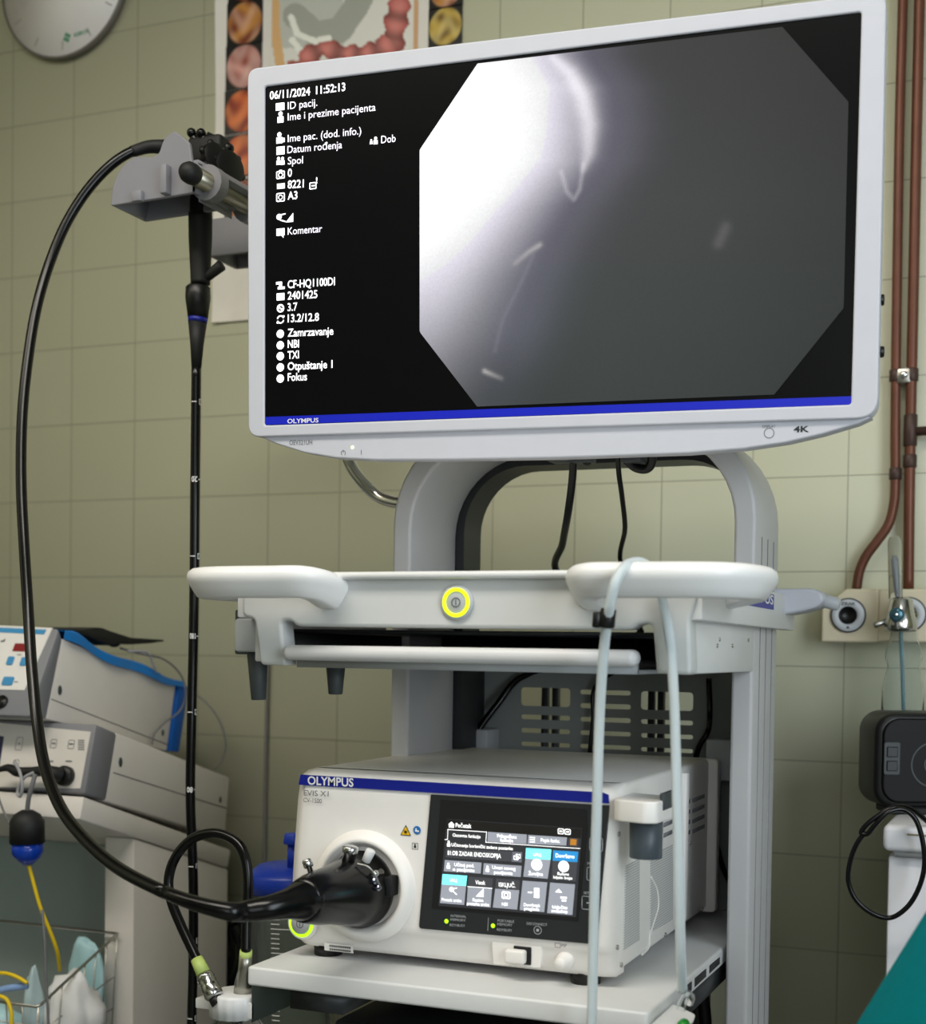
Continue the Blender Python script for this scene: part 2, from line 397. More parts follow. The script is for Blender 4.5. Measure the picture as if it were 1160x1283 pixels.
# the endoscope picture
def sstep(a, b_, x): t = min(1, max(0, (x-a)/(b_-a))); return t*t*(3-2*t)
def interp(x, xs, ys): return float(np.interp(x, xs, ys))
def seg_d(p, pts):
    best = 1e9; bt = 0; n = len(pts)-1
    for i in range(n):
        a, b_ = np.array(pts[i], float), np.array(pts[i+1], float); d = b_-a; t = min(1, max(0, ((p-a)@d)/(d@d))); dd = np.linalg.norm(p-a-d*t)
        if dd < best: best = dd; bt = (i+t)/n
    return best, bt
rngs = np.random.RandomState(3)
def scope_col(u, v, co):
    x, y = proj(co)
    xb = interp(y, [70, 110, 160, 200, 260, 300, 350, 400, 450, 500], [712, 742, 746, 738, 690, 668, 645, 628, 612, 590])
    wd = interp(y, [70, 150, 260, 350, 450, 510], [75, 105, 110, 130, 120, 90])
    pk = interp(y, [70, 250, 300, 350, 400, 450, 500], [1.15, 1.12, 1.0, .80, .55, .32, .16])
    s = (.66*sstep(-30, wd*.75, xb-x)+.50*sstep(25, 190, xb-x))*pk
    s *= 1-.25*sstep(30, -60, 526-x+60)*0
    dark = interp(y, [20, 120, 250, 400, 500], [.020, .026, .034, .032, .028])*interp(x, [600, 760, 900, 1060], [1.1, 1.15, .95, .62])
    c = np.array([dark*1.18, dark*1.27, dark*1.33])
    if y > 330: c = c*np.array([.93, 1.06, 1.0])
    tint = np.array([.98, .93, 1.06]) if s < .75 else np.array([1, 1, 1.01])
    c = c+s*tint
    c += np.array([.06, .055, .085])*math.exp(-((x-xb-22)/45)**2)*(1-.7*sstep(400, 500, y))
    P = np.array([x, y])
    d, t = seg_d(P, [(693, 72), (715, 92), (730, 120), (738, 155), (737, 190), (731, 212)])
    c += np.array([.46, .44, .45])*math.exp(-(d/(4+8*math.sin(math.pi*min(1, t*.9+.08))))**2)*(.35+.65*math.sin(math.pi*min(1, .12+t*.85)))
    d, t = seg_d(P, [(731, 205), (726, 238), (719, 250), (710, 240), (703, 215)]); c += np.array([.16, .15, .16])*math.exp(-(d/2.6)**2)
    d, t = seg_d(P, [(676, 307), (662, 316), (645, 330)]); c += np.array([.24, .23, .2])*math.exp(-(d/3.2)**2)*(1-.6*t)
    d, t = seg_d(P, [(668, 320), (650, 360), (630, 400), (620, 440)]); c += np.array([.03, .03, .035])*math.exp(-(d/2.6)**2)
    d, t = seg_d(P, [(607, 465), (616, 469), (628, 474)]); c += np.array([.34, .32, .3])*math.exp(-(d/2.8)**2)*(1-.7*t)
    d, t = seg_d(P, [(909, 285), (900, 305)]); c += np.array([.045, .045, .042])*math.exp(-(d/7)**2)
    c = c*(1+rngs.uniform(-.05, .05))
    return (float(min(c[0], 1.2)), float(min(c[1], 1.2)), float(min(c[2], 1.2)), 1)
octL = [(598.5, 80), (526, 188), (526, 416), (598, 509.5)]; octR = [(980, 34), (1063, 128), (1057, 386), (970, 494.5)]
A = [q(*p) for p in octL]; B = [q(*p) for p in octR]
def cl(P, t):
    vs = [p[1] for p in P]; v0, v3 = P[0][1], P[3][1]; return v0+(v3-v0)*t
def edge_u(P, v): return float(np.interp(-v, [-p[1] for p in P], [p[0] for p in P]))
def octf(i, j):
    top = A[0][1]*(1-i)+B[0][1]*i; bot = A[3][1]*(1-i)+B[3][1]*i
    v = top+(bot-top)*j
    ul, ur = edge_u(A, v), edge_u(B, v); return MP.w(ul+(ur-ul)*i, v, .0008)
MB().grid(octf, 200, 150, scope_col, flip=True).build('endoscope_picture', VCS, scr)
# writing on the picture
ty = MB(); CUR = SCRT
def mt(s, x0, y0, x1, y1, bold=.012, cap=None): MB().text(MP, s, q(x0, y0), q(x1, y1), h=.0012, bold=bold, cap=cap).build('screen_text', CUR, scr)
CAPM = .0094
CUR = SCRB; mt('06/11/2024', 338.5, 125, 389, 119.5, .012, CAPM); mt('11:52:13', 396.5, 118.5, 433, 114, .012, CAPM); CUR = SCRT
for s, x0, y0, x1, y1 in (('ID pacij.', 361, 137.5, 398, 133), ('Ime i prezime pacijenta', 361, 151.5, 471, 139), ('Ime pac. (dod. info.)', 361, 178.5, 453, 168.5), ('Datum rođenja', 360.5, 192.5, 429, 186), ('Dob', 478, 180, 496, 178), ('Spol', 361, 206.5, 380, 205), ('Komentar', 361, 294.5, 404, 291)): mt(s, x0, y0, x1, y1, .002, CAPM*.93)
CUR = SCRB
for s, x0, y0, x1, y1 in (('0', 361, 221.8, 366, 221.5), ('8221', 361, 236.5, 381, 235), ('A3', 361, 250.5, 373, 249.5), ('CF-HQ1100DI', 361, 361.5, 420, 357.5), ('2401425', 361, 375.5, 398, 373.5), ('3.7', 361, 390, 373, 389), ('13.2/12.8', 361, 404, 400, 402), ('Zamrzavanje', 361, 422, 418, 419.5), ('NBI', 361, 436, 375, 435.5), ('TXI', 361, 450, 375, 449), ('Otpuštanje 1', 361, 464, 417, 461), ('Fokus', 361, 477.5, 385, 476.5)): mt(s, x0, y0, x1, y1, .010, CAPM)
def disc(b_, pl, c, r, h, n=14): b_.quad(pl, [(c[0]+r*math.cos(2*math.pi*k/n), c[1]+r*math.sin(2*math.pi*k/n)) for k in range(n)], h)
def rect(b_, pl, c, w_, h_, h=.0012): b_.quad(pl, [(c[0]-w_/2, c[1]-h_/2), (c[0]+w_/2, c[1]-h_/2), (c[0]+w_/2, c[1]+h_/2), (c[0]-w_/2, c[1]+h_/2)], h)
for y in (418.5, 432.8, 446.5, 460.5, 474.5): disc(ty, MP, q(351.7, y), .0050, .0012); ty.build('screen_icon', SCRB, scr); ty = MB()
def ring(b_, pl, c, r, wd, h=.0012, n=18, a0=0, a1=360):
    for k in range(n):
        t0, t1 = math.radians(a0+(a1-a0)*k/n), math.radians(a0+(a1-a0)*(k+1)/n)
        b_.quad(pl, [(c[0]+(r-wd/2)*math.cos(t0), c[1]+(r-wd/2)*math.sin(t0)), (c[0]+(r+wd/2)*math.cos(t0), c[1]+(r+wd/2)*math.sin(t0)), (c[0]+(r+wd/2)*math.cos(t1), c[1]+(r+wd/2)*math.sin(t1)), (c[0]+(r-wd/2)*math.cos(t1), c[1]+(r-wd/2)*math.sin(t1))], h)
def person(b_, pl, c, s, h=.0012):
    disc(b_, pl, (c[0], c[1]+s*.55), s*.34, h, 10); rect(b_, pl, (c[0], c[1]-s*.25), s*.95, s*.85, h)
rect(ty, MP, q(351.5, 134), .0115, .0088); person(ty, MP, q(352, 148), .0085); person(ty, MP, q(350.5, 174), .0085); rect(ty, MP, q(354, 176), .007, .005)
ty.build('screen_icon', SCRB, scr); ty = MB()
rect(ty, MP, q(352, 189), .011, .0095); person(ty, MP, q(349.5, 202.5), .006); person(ty, MP, q(354.5, 202.5), .006); person(ty, MP, q(465.5, 178.3), .0036); person(ty, MP, q(471, 177), .0056)
ty.build('screen_icon', SCRB, scr); ty = MB()
c = q(352, 219.5); ring(ty, MP, c, .0027, .0012); ty.line(MP, rrect(c[0]-.0052, c[1]-.004, c[0]+.0052, c[1]+.004, .001, 2), .0011, .0012, True); rect(ty, MP, (c[0], c[1]+.005), .004, .0018)
ty.build('screen_icon', SCRB, scr); ty = MB()
rect(ty, MP, q(352.5, 233.5), .0105, .0062); c = q(393, 233); ty.line(MP, rrect(c[0]-.0045, c[1]-.0035, c[0]+.0035, c[1]+.0035, .001, 2), .0012, .0012, True); rect(ty, MP, c, .005, .0014)
ty.build('screen_icon', SCRB, scr); ty = MB()
ty.text(MP, '!', q(396.5, 230), cap=.007, h=.0012, bold=.02); ty.build('screen_icon', SCRB, scr); ty = MB()
c = q(352, 247.5); ty.line(MP, rrect(c[0]-.0052, c[1]-.0046, c[0]+.0052, c[1]+.0046, .0015, 2), .0012, .0012, True); ring(ty, MP, c, .0026, .001)
ty.build('screen_icon', SCRB, scr); ty = MB()
c = q(352, 274); disc(ty, MP, (c[0]-.002, c[1]+.002), .0036, .0012); ty.line(MP, [(c[0], c[1]-.002), (c[0]+.006, c[1]-.004)], .0015, .0012); ty.line(MP, [(c[0]-.001, c[1]+.004), (c[0]+.006, c[1]+.005)], .0014, .0012)
ty.build('screen_icon', SCRB, scr); ty = MB()
c = q(358.5, 279); ty.quad(MP, [(c[0], c[1]), (c[0]+.010, c[1]), (c[0]+.010, c[1]+.0105)], .0012)
ty.build('screen_icon', SCRB, scr); ty = MB()
c = q(352, 291); rect(ty, MP, c, .011, .0085); ty.quad(MP, [(c[0]+.001, c[1]-.004), (c[0]+.004, c[1]-.004), (c[0]+.004, c[1]-.0075)], .0012)
ty.build('screen_icon', SCRB, scr); ty = MB()
c = q(352, 358); rect(ty, MP, (c[0]-.002, c[1]+.003), .008, .0032); rect(ty, MP, (c[0]+.001, c[1]-.003), .0095, .003); rect(ty, MP, (c[0], c[1]), .004, .005)
ty.build('screen_icon', SCRB, scr); ty = MB()
c = q(352, 372); rect(ty, MP, c, .0105, .0085); ring(ty, MP, q(352, 386.5), .004, .002); ty.line(MP, [q(349, 384.5), q(354.5, 388.5)], .0018, .0012)
ty.build('screen_icon', SCRB, scr); ty = MB()
ring(ty, MP, q(352, 400.5), .0042, .0015, a0=20, a1=170); ring(ty, MP, q(352, 400.5), .0042, .0015, a0=200, a1=350); rect(ty, MP, q(355.5, 396.5), .003, .002); rect(ty, MP, q(348.5, 404.5), .003, .002)
ty.build('screen_icon', SCRB, scr); ty = MB()
pr = MB(); HB = -.0026
pr.text(MP, 'OEV321UH', q(362.5, 557.5, HB), q(391, 557, HB), h=HB, cap=.0058)
pr.build('model_lettering', GINK, T); pr = MB()
ring(pr, MP, q(430, 567.5, HB), .0028, .0006, HB, 16, -60, 240); pr.line(MP, [q(430, 564, HB), q(430, 567, HB)], .0006, HB); pr.build('standby_symbol', GINK, T); pr = MB(); pr.line(MP, [q(452.5, 564, HB), q(452.5, 569, HB)], .0007, HB)
pr.build('power_symbol', GINK, T); pr = MB()
pr.text(MP, 'DISPLAY', q(955, 536, HB), q(971.5, 535.5, HB), h=HB); ring(pr, MP, q(963.5, 542.5, HB), .0053, .0007, HB, 24)
pr.build('display_marking', GINK, T); pr = MB()
pr.text(MP, '4K', q(994, 541.5, HB), q(1013.5, 541, HB), h=HB, bold=.03, cap=.0062)
pr.build('resolution_mark', DINK, T)
p = MP.at(441.5, 560.5, -.003); MB().ball(p, .0022, 12, (1, .4, 1)).build('power_lamp', LEDW, T)
for yy in (376, 441):
    p = MP.at(1103, yy, -.02); MB().cyl(p+MP.ux*(-.006), p+MP.ux*.004, .006, n=14, ch=.001).build('side_button', BLACK, T)
MB().box((-.12, -.10, -.16), (.12, .10, -.055), .01, 2, MP.mat).build('mount_block', LGREY, T)
for x in (697, 725, 790): p = MP.at(x, 571, -.05); MB().box(p+Vector((-.012, 0, -.006)), p+Vector((.012, .03, .012)), .001).build('cable_socket', DGREY, T)

# ------------------------------------------------------------------ trolley
TY = 1.283; PY0, PY1 = 1.60, 1.746
ZT = at(500, 717, TY).z; ZP0 = at(600, 787, TY).z
shelfZ = at(560, 1240, 1.285).z
TR = thing('equipment_trolley', (-.57, 1.55, 0), 'white endoscopy trolley with arch, top tray with two grey handles and a shelf', 'trolley')
FR = Pl((0, TY, 0), X, Z); g = FR.uv
# arch
AP = Pl((0, PY0, 0), X, Z)
ax0, ax1 = -.797, -.322; az = at(700, 522, PY0).z; rr = .13
def arch(x0, x1, z1, r, t):
    def side(x0, x1, z1, r):
        pts = [(x0, .12)]
        for i in range(11): a = math.radians(180-9*i); pts.append((x0+r+r*math.cos(a), z1-r+r*math.sin(a)))
        for i in range(11): a = math.radians(90-9*i); pts.append((x1-r+r*math.cos(a), z1-r+r*math.sin(a)))
        pts.append((x1, .12)); return pts
    return side(x0, x1, z1, r)+side(x0+t, x1-t, z1-t, r-t*.8)[::-1]
MB().plate(AP, arch(ax0, ax1, az, rr, .026), [], -(PY1-PY0), 0, .004, 2).build('arch_frame', CARTG, TR)
# grooves along the posts' outer sides
gr = MB()
for yy in (1.635, 1.672, 1.71): gr.box((ax1-.001, yy, .15), (ax1+.0006, yy+.0025, az-.15))
gr.build('post_groove', GREYM, TR)
RP = Pl((0, PY1+.03, 0), X, Z)
MB().plate(RP, arch(ax0+.018, ax1-.018, az-.018, rr-.025, .02), [], -.030, .03, 0).build('rear_flange', CHAR, TR)
# back panel with slots (seen under the tray)
BP = Pl((0, 1.85, 0), X, Z); bq = BP.uv
holes = []
def slot(x0, y0, x1, y1):
    a = bq(x0, y0); c_ = bq(x1, y1); u0, u1 = sorted((a[0], c_[0])); v0, v1 = sorted((a[1], c_[1])); holes.append(rrect(u0, v0, u1, v1, min(.005, (v1-v0)*.48), 4)[::-1])
slot(653, 861, 714, 886); slot(727, 864, 790, 871.5); slot(727, 881, 790, 889); slot(803, 866, 868, 891)
for k in range(3):
    slot(653, 895+17*k, 714, 903+17*k); slot(727, 898+17*k, 790, 906+17*k); slot(803, 901+17.5*k, 868, 909+17.5*k)
zb0 = shelfZ; zb1 = ZP0-.02
MB().plate(BP, [(-.772, zb0), (-.348, zb0), (-.348, zb1), (-.772, zb1)], holes, -.0015, 0).build('slotted_back_panel', mat('slotted_panel_grey', (138, 143, 141), .5), TR)
bp = bq(580, 900)
MB().box((-.772, PY1+.06, .15), (-.768, 1.85, zb1)).build('side_panel', CHAR, TR)
MB().box((-.352, PY1+.06, .15), (-.348, 1.85, zb1)).build('side_panel', CHAR, TR)
for x0, x1, y0, y1 in ((548, 610, 912, 955), (884, 932, 926, 980)):
    a = at(x0, y0, 1.80); c_ = at(x1, y1, 1.80); MB().box((max(a.x, -.767), 1.80, c_.z), (min(c_.x, -.353), 1.848, a.z), .003).build('cable_cover', LGREY, TR)
for x0 in (690, 703, 822, 834): a = at(x0, 860, 1.88); MB().box((a.x-.004, 1.8525, shelfZ), (a.x+.004, 1.865, zb1)).build('rear_strut', CHAR, TR)
# tray
tr = MB()
tr.box((-.795, TY+.006, ZT-.014), (-.345, 1.755, ZT-.004), .003)
tr.build('tray_top', WHITE, TR)
fp = [g(303, 719), g(872, 724), g(873, 752), g(864, 777), g(866, 846), g(822, 843.5), g(817, 782), g(800, 781.5), g(790, 789), g(600, 787.5), g(372, 785), g(364, 777.5), g(352, 778), g(357, 834), g(325, 833), g(318, 776), g(303, 772)]
MB().plate(FR, rpoly(fp, [.004, .004, .004, .004, .006, .003, .006, .006, .012, .001, .012, .006, .006, .004, .006, .004, .006], 4), [], -.028, 0, .004, 3).build('front_panel', TRAYW, TR)
a = g(426, 724); c_ = g(724, 724); zt = at(500, 716.5, TY).z
MB().box((a[0]-.02, TY-.010, zt-.008), (c_[0]+.02, TY+.02, zt), .0035, 3).build('front_rim', WHITE, TR)
# side walls
zs0 = at(866, 845, TY).z; zs1 = at(863, 777, TY).z; zs2 = at(873, 750, TY).z
MB().box((-.337, TY+.02, zs0), (-.3215, PY0-.002, zs1+.01), .002).build('side_wall', WHITE, TR)
MB().box((-.818, TY+.02, zs0+.004), (-.803, PY0-.002, zs1+.01), .002).build('side_wall', WHITE, TR)
MB().box((-.3215, TY+.004, zs1), (-.309, 1.80, ZT-.004), .002).build('side_band', WHITE, TR)
MB().box((-.831, TY+.004, zs1), (-.8185, 1.80, ZT-.004), .002).build('side_band', WHITE, TR)
SP = Pl((-.309, 0, 0), Yv, Z)
u0, v0 = SP.uv(905, 762); a = SP.uv(935, 745); b_ = SP.uv(968.5, 745); c_ = SP.uv(968.5, 764)
lb = MB().plate(SP, [(a[0]-.06, c_[1]), (c_[0], c_[1]), (c_[0], b_[1]), (a[0]-.06, b_[1])], [], 0, .0008).build('side_label', BLUE, TR)
MB().text(SP, 'OLYMPUS', (a[0]-.045, c_[1]+.006), (c_[0]-.006, c_[1]+.006), h=.0011, bold=.015, cap=.011).build('label_lettering', INK, lb)
for x, y in ((901, 801), (898, 809), (917, 809), (937, 802)):
    p = atX(x, y, -.3215); MB().cyl(p+X*-.001, p+X*.0012, .0022, n=10).build('screw', STEEL, TR)
# handles
zh = at(300, 729, 1.23).z
hp = [(-.422, 1.300, -.012), (-.422, 1.278, -.009), (-.420, 1.256, -.003), (-.408, 1.240, 0), (-.37, 1.235, 0), (-.315, 1.236, 0), (-.28, 1.250, 0), (-.263, 1.285, 0), (-.262, 1.33, 0), (-.275, 1.372, 0), (-.30, 1.402, -.003), (-.33, 1.412, -.008)]
HPROF = [(-.014, .0165), (.004, .0168), (.011, .0155), (.0155, .012), (.0170, .0075), (.0165, .003), (.0145, -.001), (.011, -.007), (.006, -.0145), (.002, -.0165), (-.014, -.0165), (-.016, -.013), (-.016, .013)]
HGREY = mat('handle_grey', (232, 232, 232), .34)
for sgn in (1, -1):
    P = [Vector((x if sgn > 0 else -1.13-x, y, zh+dz_)) for x, y, dz_ in hp]
    if sgn < 0: P = P[::-1]
    MB().sweep(smooth_path(P, 6), 1, up=Z, shape=HPROF).build('handle', HGREY, TR, sharp=50)
# power button in the front
p = FR.at(573, 755); u, v = FR.uv(573, 755)
pb = MB().lathe(p, -Yv, [(0, .0185), (.002, .0185), (.0035, .017), (.0035, .001)]).build('power_button', LGREY, TR)
MB().lathe(p+Vector((0, -.0034, 0)), -Yv, [(0, .0153), (.0012, .0150), (.0012, .0116), (0, .0114)], 40, cap=False).build('lit_ring', LEDY, pb)
b = MB(); ring(b, FR, (u, v), .0046, .0008, .0042, 24); b.line(FR, [(u, v-.0026), (u, v+.0026)], .0008, .0042); b.build('button_symbol', DINK, pb)
# drawer
l0 = g(360, 808); l1 = g(800, 814); lz0 = g(360, 827)[1]
dz = at(600, 841, TY).z
DR = MB().box((l0[0]+.006, TY+.012, dz), (l1[0]-.004, 1.70, dz+.004)).box((l0[0]+.006, TY+.010, dz), (l1[0]-.004, TY+.016, lz0+.004)).build('drawer', LGREY, TR)
MB().box((l0[0], TY-.014, lz0), (l1[0], TY+.014, l0[1]), .0075, 4).build('drawer_grip', GRIPW, DR)
MB().box((l0[0]+.012, TY+.055, dz+.004), (l1[0]-.012, 1.66, lz0+.006), .002).build('drawer_dark_plate', MATTEB, DR)  # black plate added so the drawer opening looks deep in shade
MB().box((-.798, 1.702, dz), (-.340, 1.715, ZP0-.004)).build('drawer_dark_back', MATTEB, TR)  # added black back, the opening's shade put into its colour
MB().box((-.800, TY+.05, ZP0-.006), (-.338, 1.74, ZP0-.002)).build('drawer_dark_top', CHAR, TR)  # dark top of the same fill, keeps the opening black
for xs in (-.786, -.352): MB().box((xs-.004, TY+.03, dz+.01), (xs+.004, 1.7, lz0+.03)).build('drawer_runner', MATTEB, TR)
# hook pegs under the left of the tray
for x0, x1, x2, x3, y0, y1, Yh in ((311, 334, 316, 332, 815, 877, 1.34), (410, 431, 412.5, 428, 836, 870, 1.36)):
    a = at((x0+x1)/2, y0, Yh); c_ = at((x2+x3)/2, y1, Yh); s = (at(x1, y0, Yh)-at(x0, y0, Yh)).length/2; s1 = (at(x3, y1, Yh)-at(x2, y1, Yh)).length/2
    MB().cyl(Vector((a.x, Yh, dz if x0 > 400 else a.z)), Vector((c_.x, Yh, c_.z)), s, s1, 20, .001).build('hook_peg', DGREY, TR)
a = at(297, 764, 1.36); c_ = at(313, 820, 1.36); MB().box((a.x, 1.355, c_.z), (-.812, 1.375, a.z), .002).build('hook_bracket', DGREY, TR)
p = at(297, 769, 1.36); MB().cyl(p+Vector((-.006, .01, 0)), p+Vector((.004, .01, 0)), .0015, n=10).build('hook_pin', DGREY, TR)
a = at(302, 775, 1.33); c_ = at(319, 817, 1.33); MB().box((a.x, 1.315, c_.z), (-.805, 1.36, a.z), .004, 2).build('hook_cover', LGREY, TR)
# side accessory arm on the right
AY = 1.74; ap = Pl((0, AY, 0), X, Z); k_ = ap.uv
pts = [k_(968, 738), k_(1020, 737.5), k_(1031, 743), k_(1034, 752), k_(1026, 761), k_(1005, 767), k_(970, 772.5)]
MB().plate(ap, rpoly(pts, .006, 4), [], -.05, .012, .004, 3).build('accessory_arm', MONW, TR)
a = ap.at(1018, 749); c_ = ap.at(1049, 757); MB().cyl(a+Vector((0, .02, 0)), c_+Vector((0, .02, 0)), .0095, .008, 18, .002).build('arm_peg', LGREY, TR)
# shelf
sf = [(-.812, 1.285), (-.3555, 1.285), (-.3535, PY0), (-.3535, 1.855), (-.766, 1.855), (-.766, PY0-.003), (-.812, PY0-.003)]
HP = Pl((0, 0, shelfZ), X, Yv)
SHF = MB().plate(HP, rpoly(sf, [.004, .006, 0, .001, .001, .001, .004]), [], -.021, 0, .003, 3).build('shelf', WHITE, TR)
for xa, xb2, yy in ((858.5, 866, 1234), (870, 884, 1221), (888, 901, 1204)):
    y0, y1 = atX(xa, yy, -.3545).y, atX(xb2, yy-6, -.3545).y; MB().box((-.3605, y0, shelfZ-.0165), (-.3535, y1, shelfZ-.0065), .0008).build('shelf_slot', MATTEB, SHF)  # solid dark boxes stand in for the shade inside the slot holes
MB().box((-.766, 1.30, shelfZ-.045), (-.70, 1.78, shelfZ-.0212)).build('shelf_rail', CHAR, TR); MB().box((-.40, 1.40, shelfZ-.045), (-.357, 1.78, shelfZ-.0212)).build('shelf_rail', CHAR, TR)
# lower shelf and base
lsz = shelfZ-.24
MB().plate(Pl((0, 0, lsz), X, Yv), [(a_, b_) for a_, b_ in sf], [], -.021, 0, .003, 2).build('lower_shelf', WHITE, TR)
MB().box((-.812, 1.24, .085), (-.306, 1.82, .15), .02, 3).build('base', CARTG, TR)
for xx in (-.77, -.35):
    for yy in (1.29, 1.77):
        cs = MB().cyl((xx, yy, .085), (xx, yy, .06), .012).build('caster_stem', STEEL, TR); MB().cyl((xx-.012, yy, .04), (xx+.012, yy, .04), .04, n=28, ch=.004).build('wheel', MATTEB, cs)
# little white hook plate at the right of the shelf, with its clear elbow
hz = shelfZ-.012
HK = [(-.3535, 1.262), (-.337, 1.252), (-.322, 1.262), (-.318, 1.318), (-.322, 1.345), (-.3535, 1.375)]
MB().plate(Pl((0, 0, hz), X, Yv), rpoly(HK, .006), [], -.0025, 0, .0008).build('hook_plate', WHITE, TR)

# unit on the lower shelf
LD = thing('dark_equipment_unit', (-.56, 1.5, lsz), 'dark equipment box low in the trolley, under the processor shelf', 'equipment')
tz = at(480, 1279, 1.38).z
MB().box((-.745, 1.36, lsz), (-.405, 1.78, max(lsz+.05, tz)), .006, 3).build('casing', CHAR, LD)
MB().box((-.74, 1.352, lsz+.01), (-.41, 1.361, max(lsz+.05, tz)-.008), .002).build('front_panel', DGREY, LD)

# ------------------------------------------------------------------ video processor
EY = 1.35; EV = Pl((0, EY, 0), X, Z); e = EV.uv
EX1 = -.4125
E0 = thing('video_processor', (-.60, 1.56, shelfZ), 'white video processor with small touch screen and blue top stripe, on the trolley shelf', 'video processor')
eo = [e(377, 967.5), e(764, 990), e(768.5, 998), e(769.5, 1100), e(770.5, 1160), e(771, 1222), e(765, 1226.5), e(600, 1209.5), e(372, 1188.5), e(361.5, 1182), e(359.5, 1160), e(365, 1070), e(371, 985)]
zt_ = e(600, 980)[1]; zb_ = e(600, 1210)[1]
xt0 = e(377, 968)[0]; xb0 = e(362, 1186)[0]
# front moulding: main face, then a lower part that turns in
cut = [e(359.5, 1160), e(362, 1160), e(768, 1190)]
fr = MB()
lowz = e(500, 1166)[1]
def evout(z):  # half-outline: left and right limits at height z
    t = (z-zb_)/(zt_-zb_); xl = float(np.interp(t, [0, .06, .14, .5, .92, 1], [xb0+.010, xb0, xb0-.002, xb0+.002, xt0-.006, xt0-.002])); return xl, EX1-.0005
prof = [(zb_-.001, .030), (zb_-.0005, .012), (zb_+.006, .0075), (zb_+.02, .0062), (lowz-.004, .003), (lowz+.001, .0005), (lowz+.006, 0), (zb_+.11, -.001), (zt_-.03, 0), (zt_-.007, .001), (zt_-.002, .004), (zt_+.0015, .014), (zt_+.003, .035)]
rows = []
for z_, dy in prof:
    xl, xr = evout(z_); L = []
    for i in range(33):
        t = i/32; x_ = xl+(xr-xl)*t; ed = min(x_-xl, xr-x_); rd = .007
        yy = EY+dy+(rd-math.sqrt(max(0, rd*rd-(rd-min(ed, rd))**2)))*.9
        L.append(fr.bm.verts.new((x_, yy, z_)))
    L = [fr.bm.verts.new((xl, EY+.045, z_))]+L+[fr.bm.verts.new((xr, EY+.045, z_))]
    rows.append(L)
for A_, B_ in zip(rows, rows[1:]):
    for i in range(len(A_)-1): fr.bm.faces.new((A_[i], A_[i+1], B_[i+1], B_[i]))
fr.bm.faces.new(rows[0][::-1]); fr.bm.faces.new(rows[-1])
fr.build('front_panel', EVW, E0, sharp=60)
MB().box((xb0+.006, EY+.03, zb_+.002), (EX1, 1.775, zt_+.003), .006, 3).build('casing', EVW, E0)
MB().plate(Pl((0, 1.79, 0), X, Z), rrect(xb0+.004, zb_-.002, EX1+.012, zt_+.003, .006), [], -.001, .018, .002).build('rear_frame', EVW, E0)
MB().box((EX1-.002, 1.625, zb_+.012), (EX1+.007, 1.640, zt_-.004), .002).build('side_rib', EVW, E0)
# side grille and louvres
sd = Pl((EX1, 0, 0), Yv, Z); sq = sd.uv
gm = bpy.data.materials.new('perforated_side'); gm.use_nodes = True; nt = gm.node_tree; bb = nt.nodes['Principled BSDF']; bb.inputs['Roughness'].default_value = .5
tc = nt.nodes.new('ShaderNodeTexCoord'); wv = nt.nodes.new('ShaderNodeTexWave'); wv.bands_direction = 'Z'; wv.inputs['Scale'].default_value = 110
cr = nt.nodes.new('ShaderNodeValToRGB'); cr.color_ramp.elements[0].color = lin((176, 178, 176)); cr.color_ramp.elements[1].color = lin((218, 219, 217)); nt.links.new(tc.outputs['Object'], wv.inputs['Vector']); nt.links.new(wv.outputs['Fac'], cr.inputs[0]); nt.links.new(cr.outputs[0], bb.inputs['Base Color'])
for cs in ([(783, 1085), (800, 1076), (800, 1178), (780, 1190)], [(814, 1072), (842, 1058), (842, 1152), (814, 1168)]):
    MB().plate(sd, [sq(*c_) for c_ in cs][::-1], [], 0, .0012).build('air_grille', gm, E0)
lv = MB()
for k in range(4):
    for x0, x1 in ((858.5, 864), (867, 882)):
        y0 = 1006+13*k-(x0-858)*.30; lv.box((EX1-.001, sq(x0, y0)[0], sq(x0, y0)[1]-.0025), (EX1+.0006, sq(x1, y0)[0], sq(x0, y0)[1]+.0025))
for k in range(2):
    y0 = 1034+13*k; lv.box((EX1-.001, sq(831, y0)[0], sq(831, y0)[1]-.0025), (EX1+.0006, sq(842, y0)[0], sq(831, y0)[1]+.0025))
lv.build('louvre', GREYM, E0)
for x, y in ((775, 1045), (773, 1187), (778, 1209), (833, 1171), (864, 1056), (879, 1139)):
    p = atX(x, y, EX1); MB().cyl(p+X*-.001, p+X*.0014, .0026, n=10).build('screw', STEEL, E0)
pth = [sq(814, 1098), sq(822, 1115), sq(823.5, 1135), (sq(818, 1155)), sq(813, 1172), sq(812, 1185), sq(803, 1196)]
MB().tube([sd.w(u_, v_, .0008) for u_, v_ in pth], .0016, n=8).build('side_ridge', EVW, E0)
# feet
for x_, y_ in ((-.762, 1.378), (-.45, 1.378), (-.762, 1.72), (-.45, 1.72)): MB().cyl((x_, y_, shelfZ), (x_, y_, zb_+.003), .016, .017, 20).build('foot', BLACK, E0)
# blue stripe and lettering
HS = .0016
st = [e(377.2, 970.5), e(755, 992.8), e(762.5, 996), e(763, 1006.5), e(374.8, 983)]
MB().plate(EV, st[::-1], [], -.001, HS, 0).build('blue_stripe', BLUE, E0)
b = MB(); b.text(EV, 'OLYMPUS', e(385.5, 982.7, HS), e(443, 985.6, HS), h=HS+.0004, bold=.022, cap=.0094).build('brand_lettering', INK, E0)
b = MB(); b.text(EV, 'EVIS X1', e(381, 996.5, HS), e(412, 998, HS), h=.0024, cap=.0062); b.text(EV, 'CV-1500', e(380.5, 1004.8, HS), e(403.5, 1006.3, HS), h=.0024, cap=.0050); b.build('model_lettering', GINK, E0)
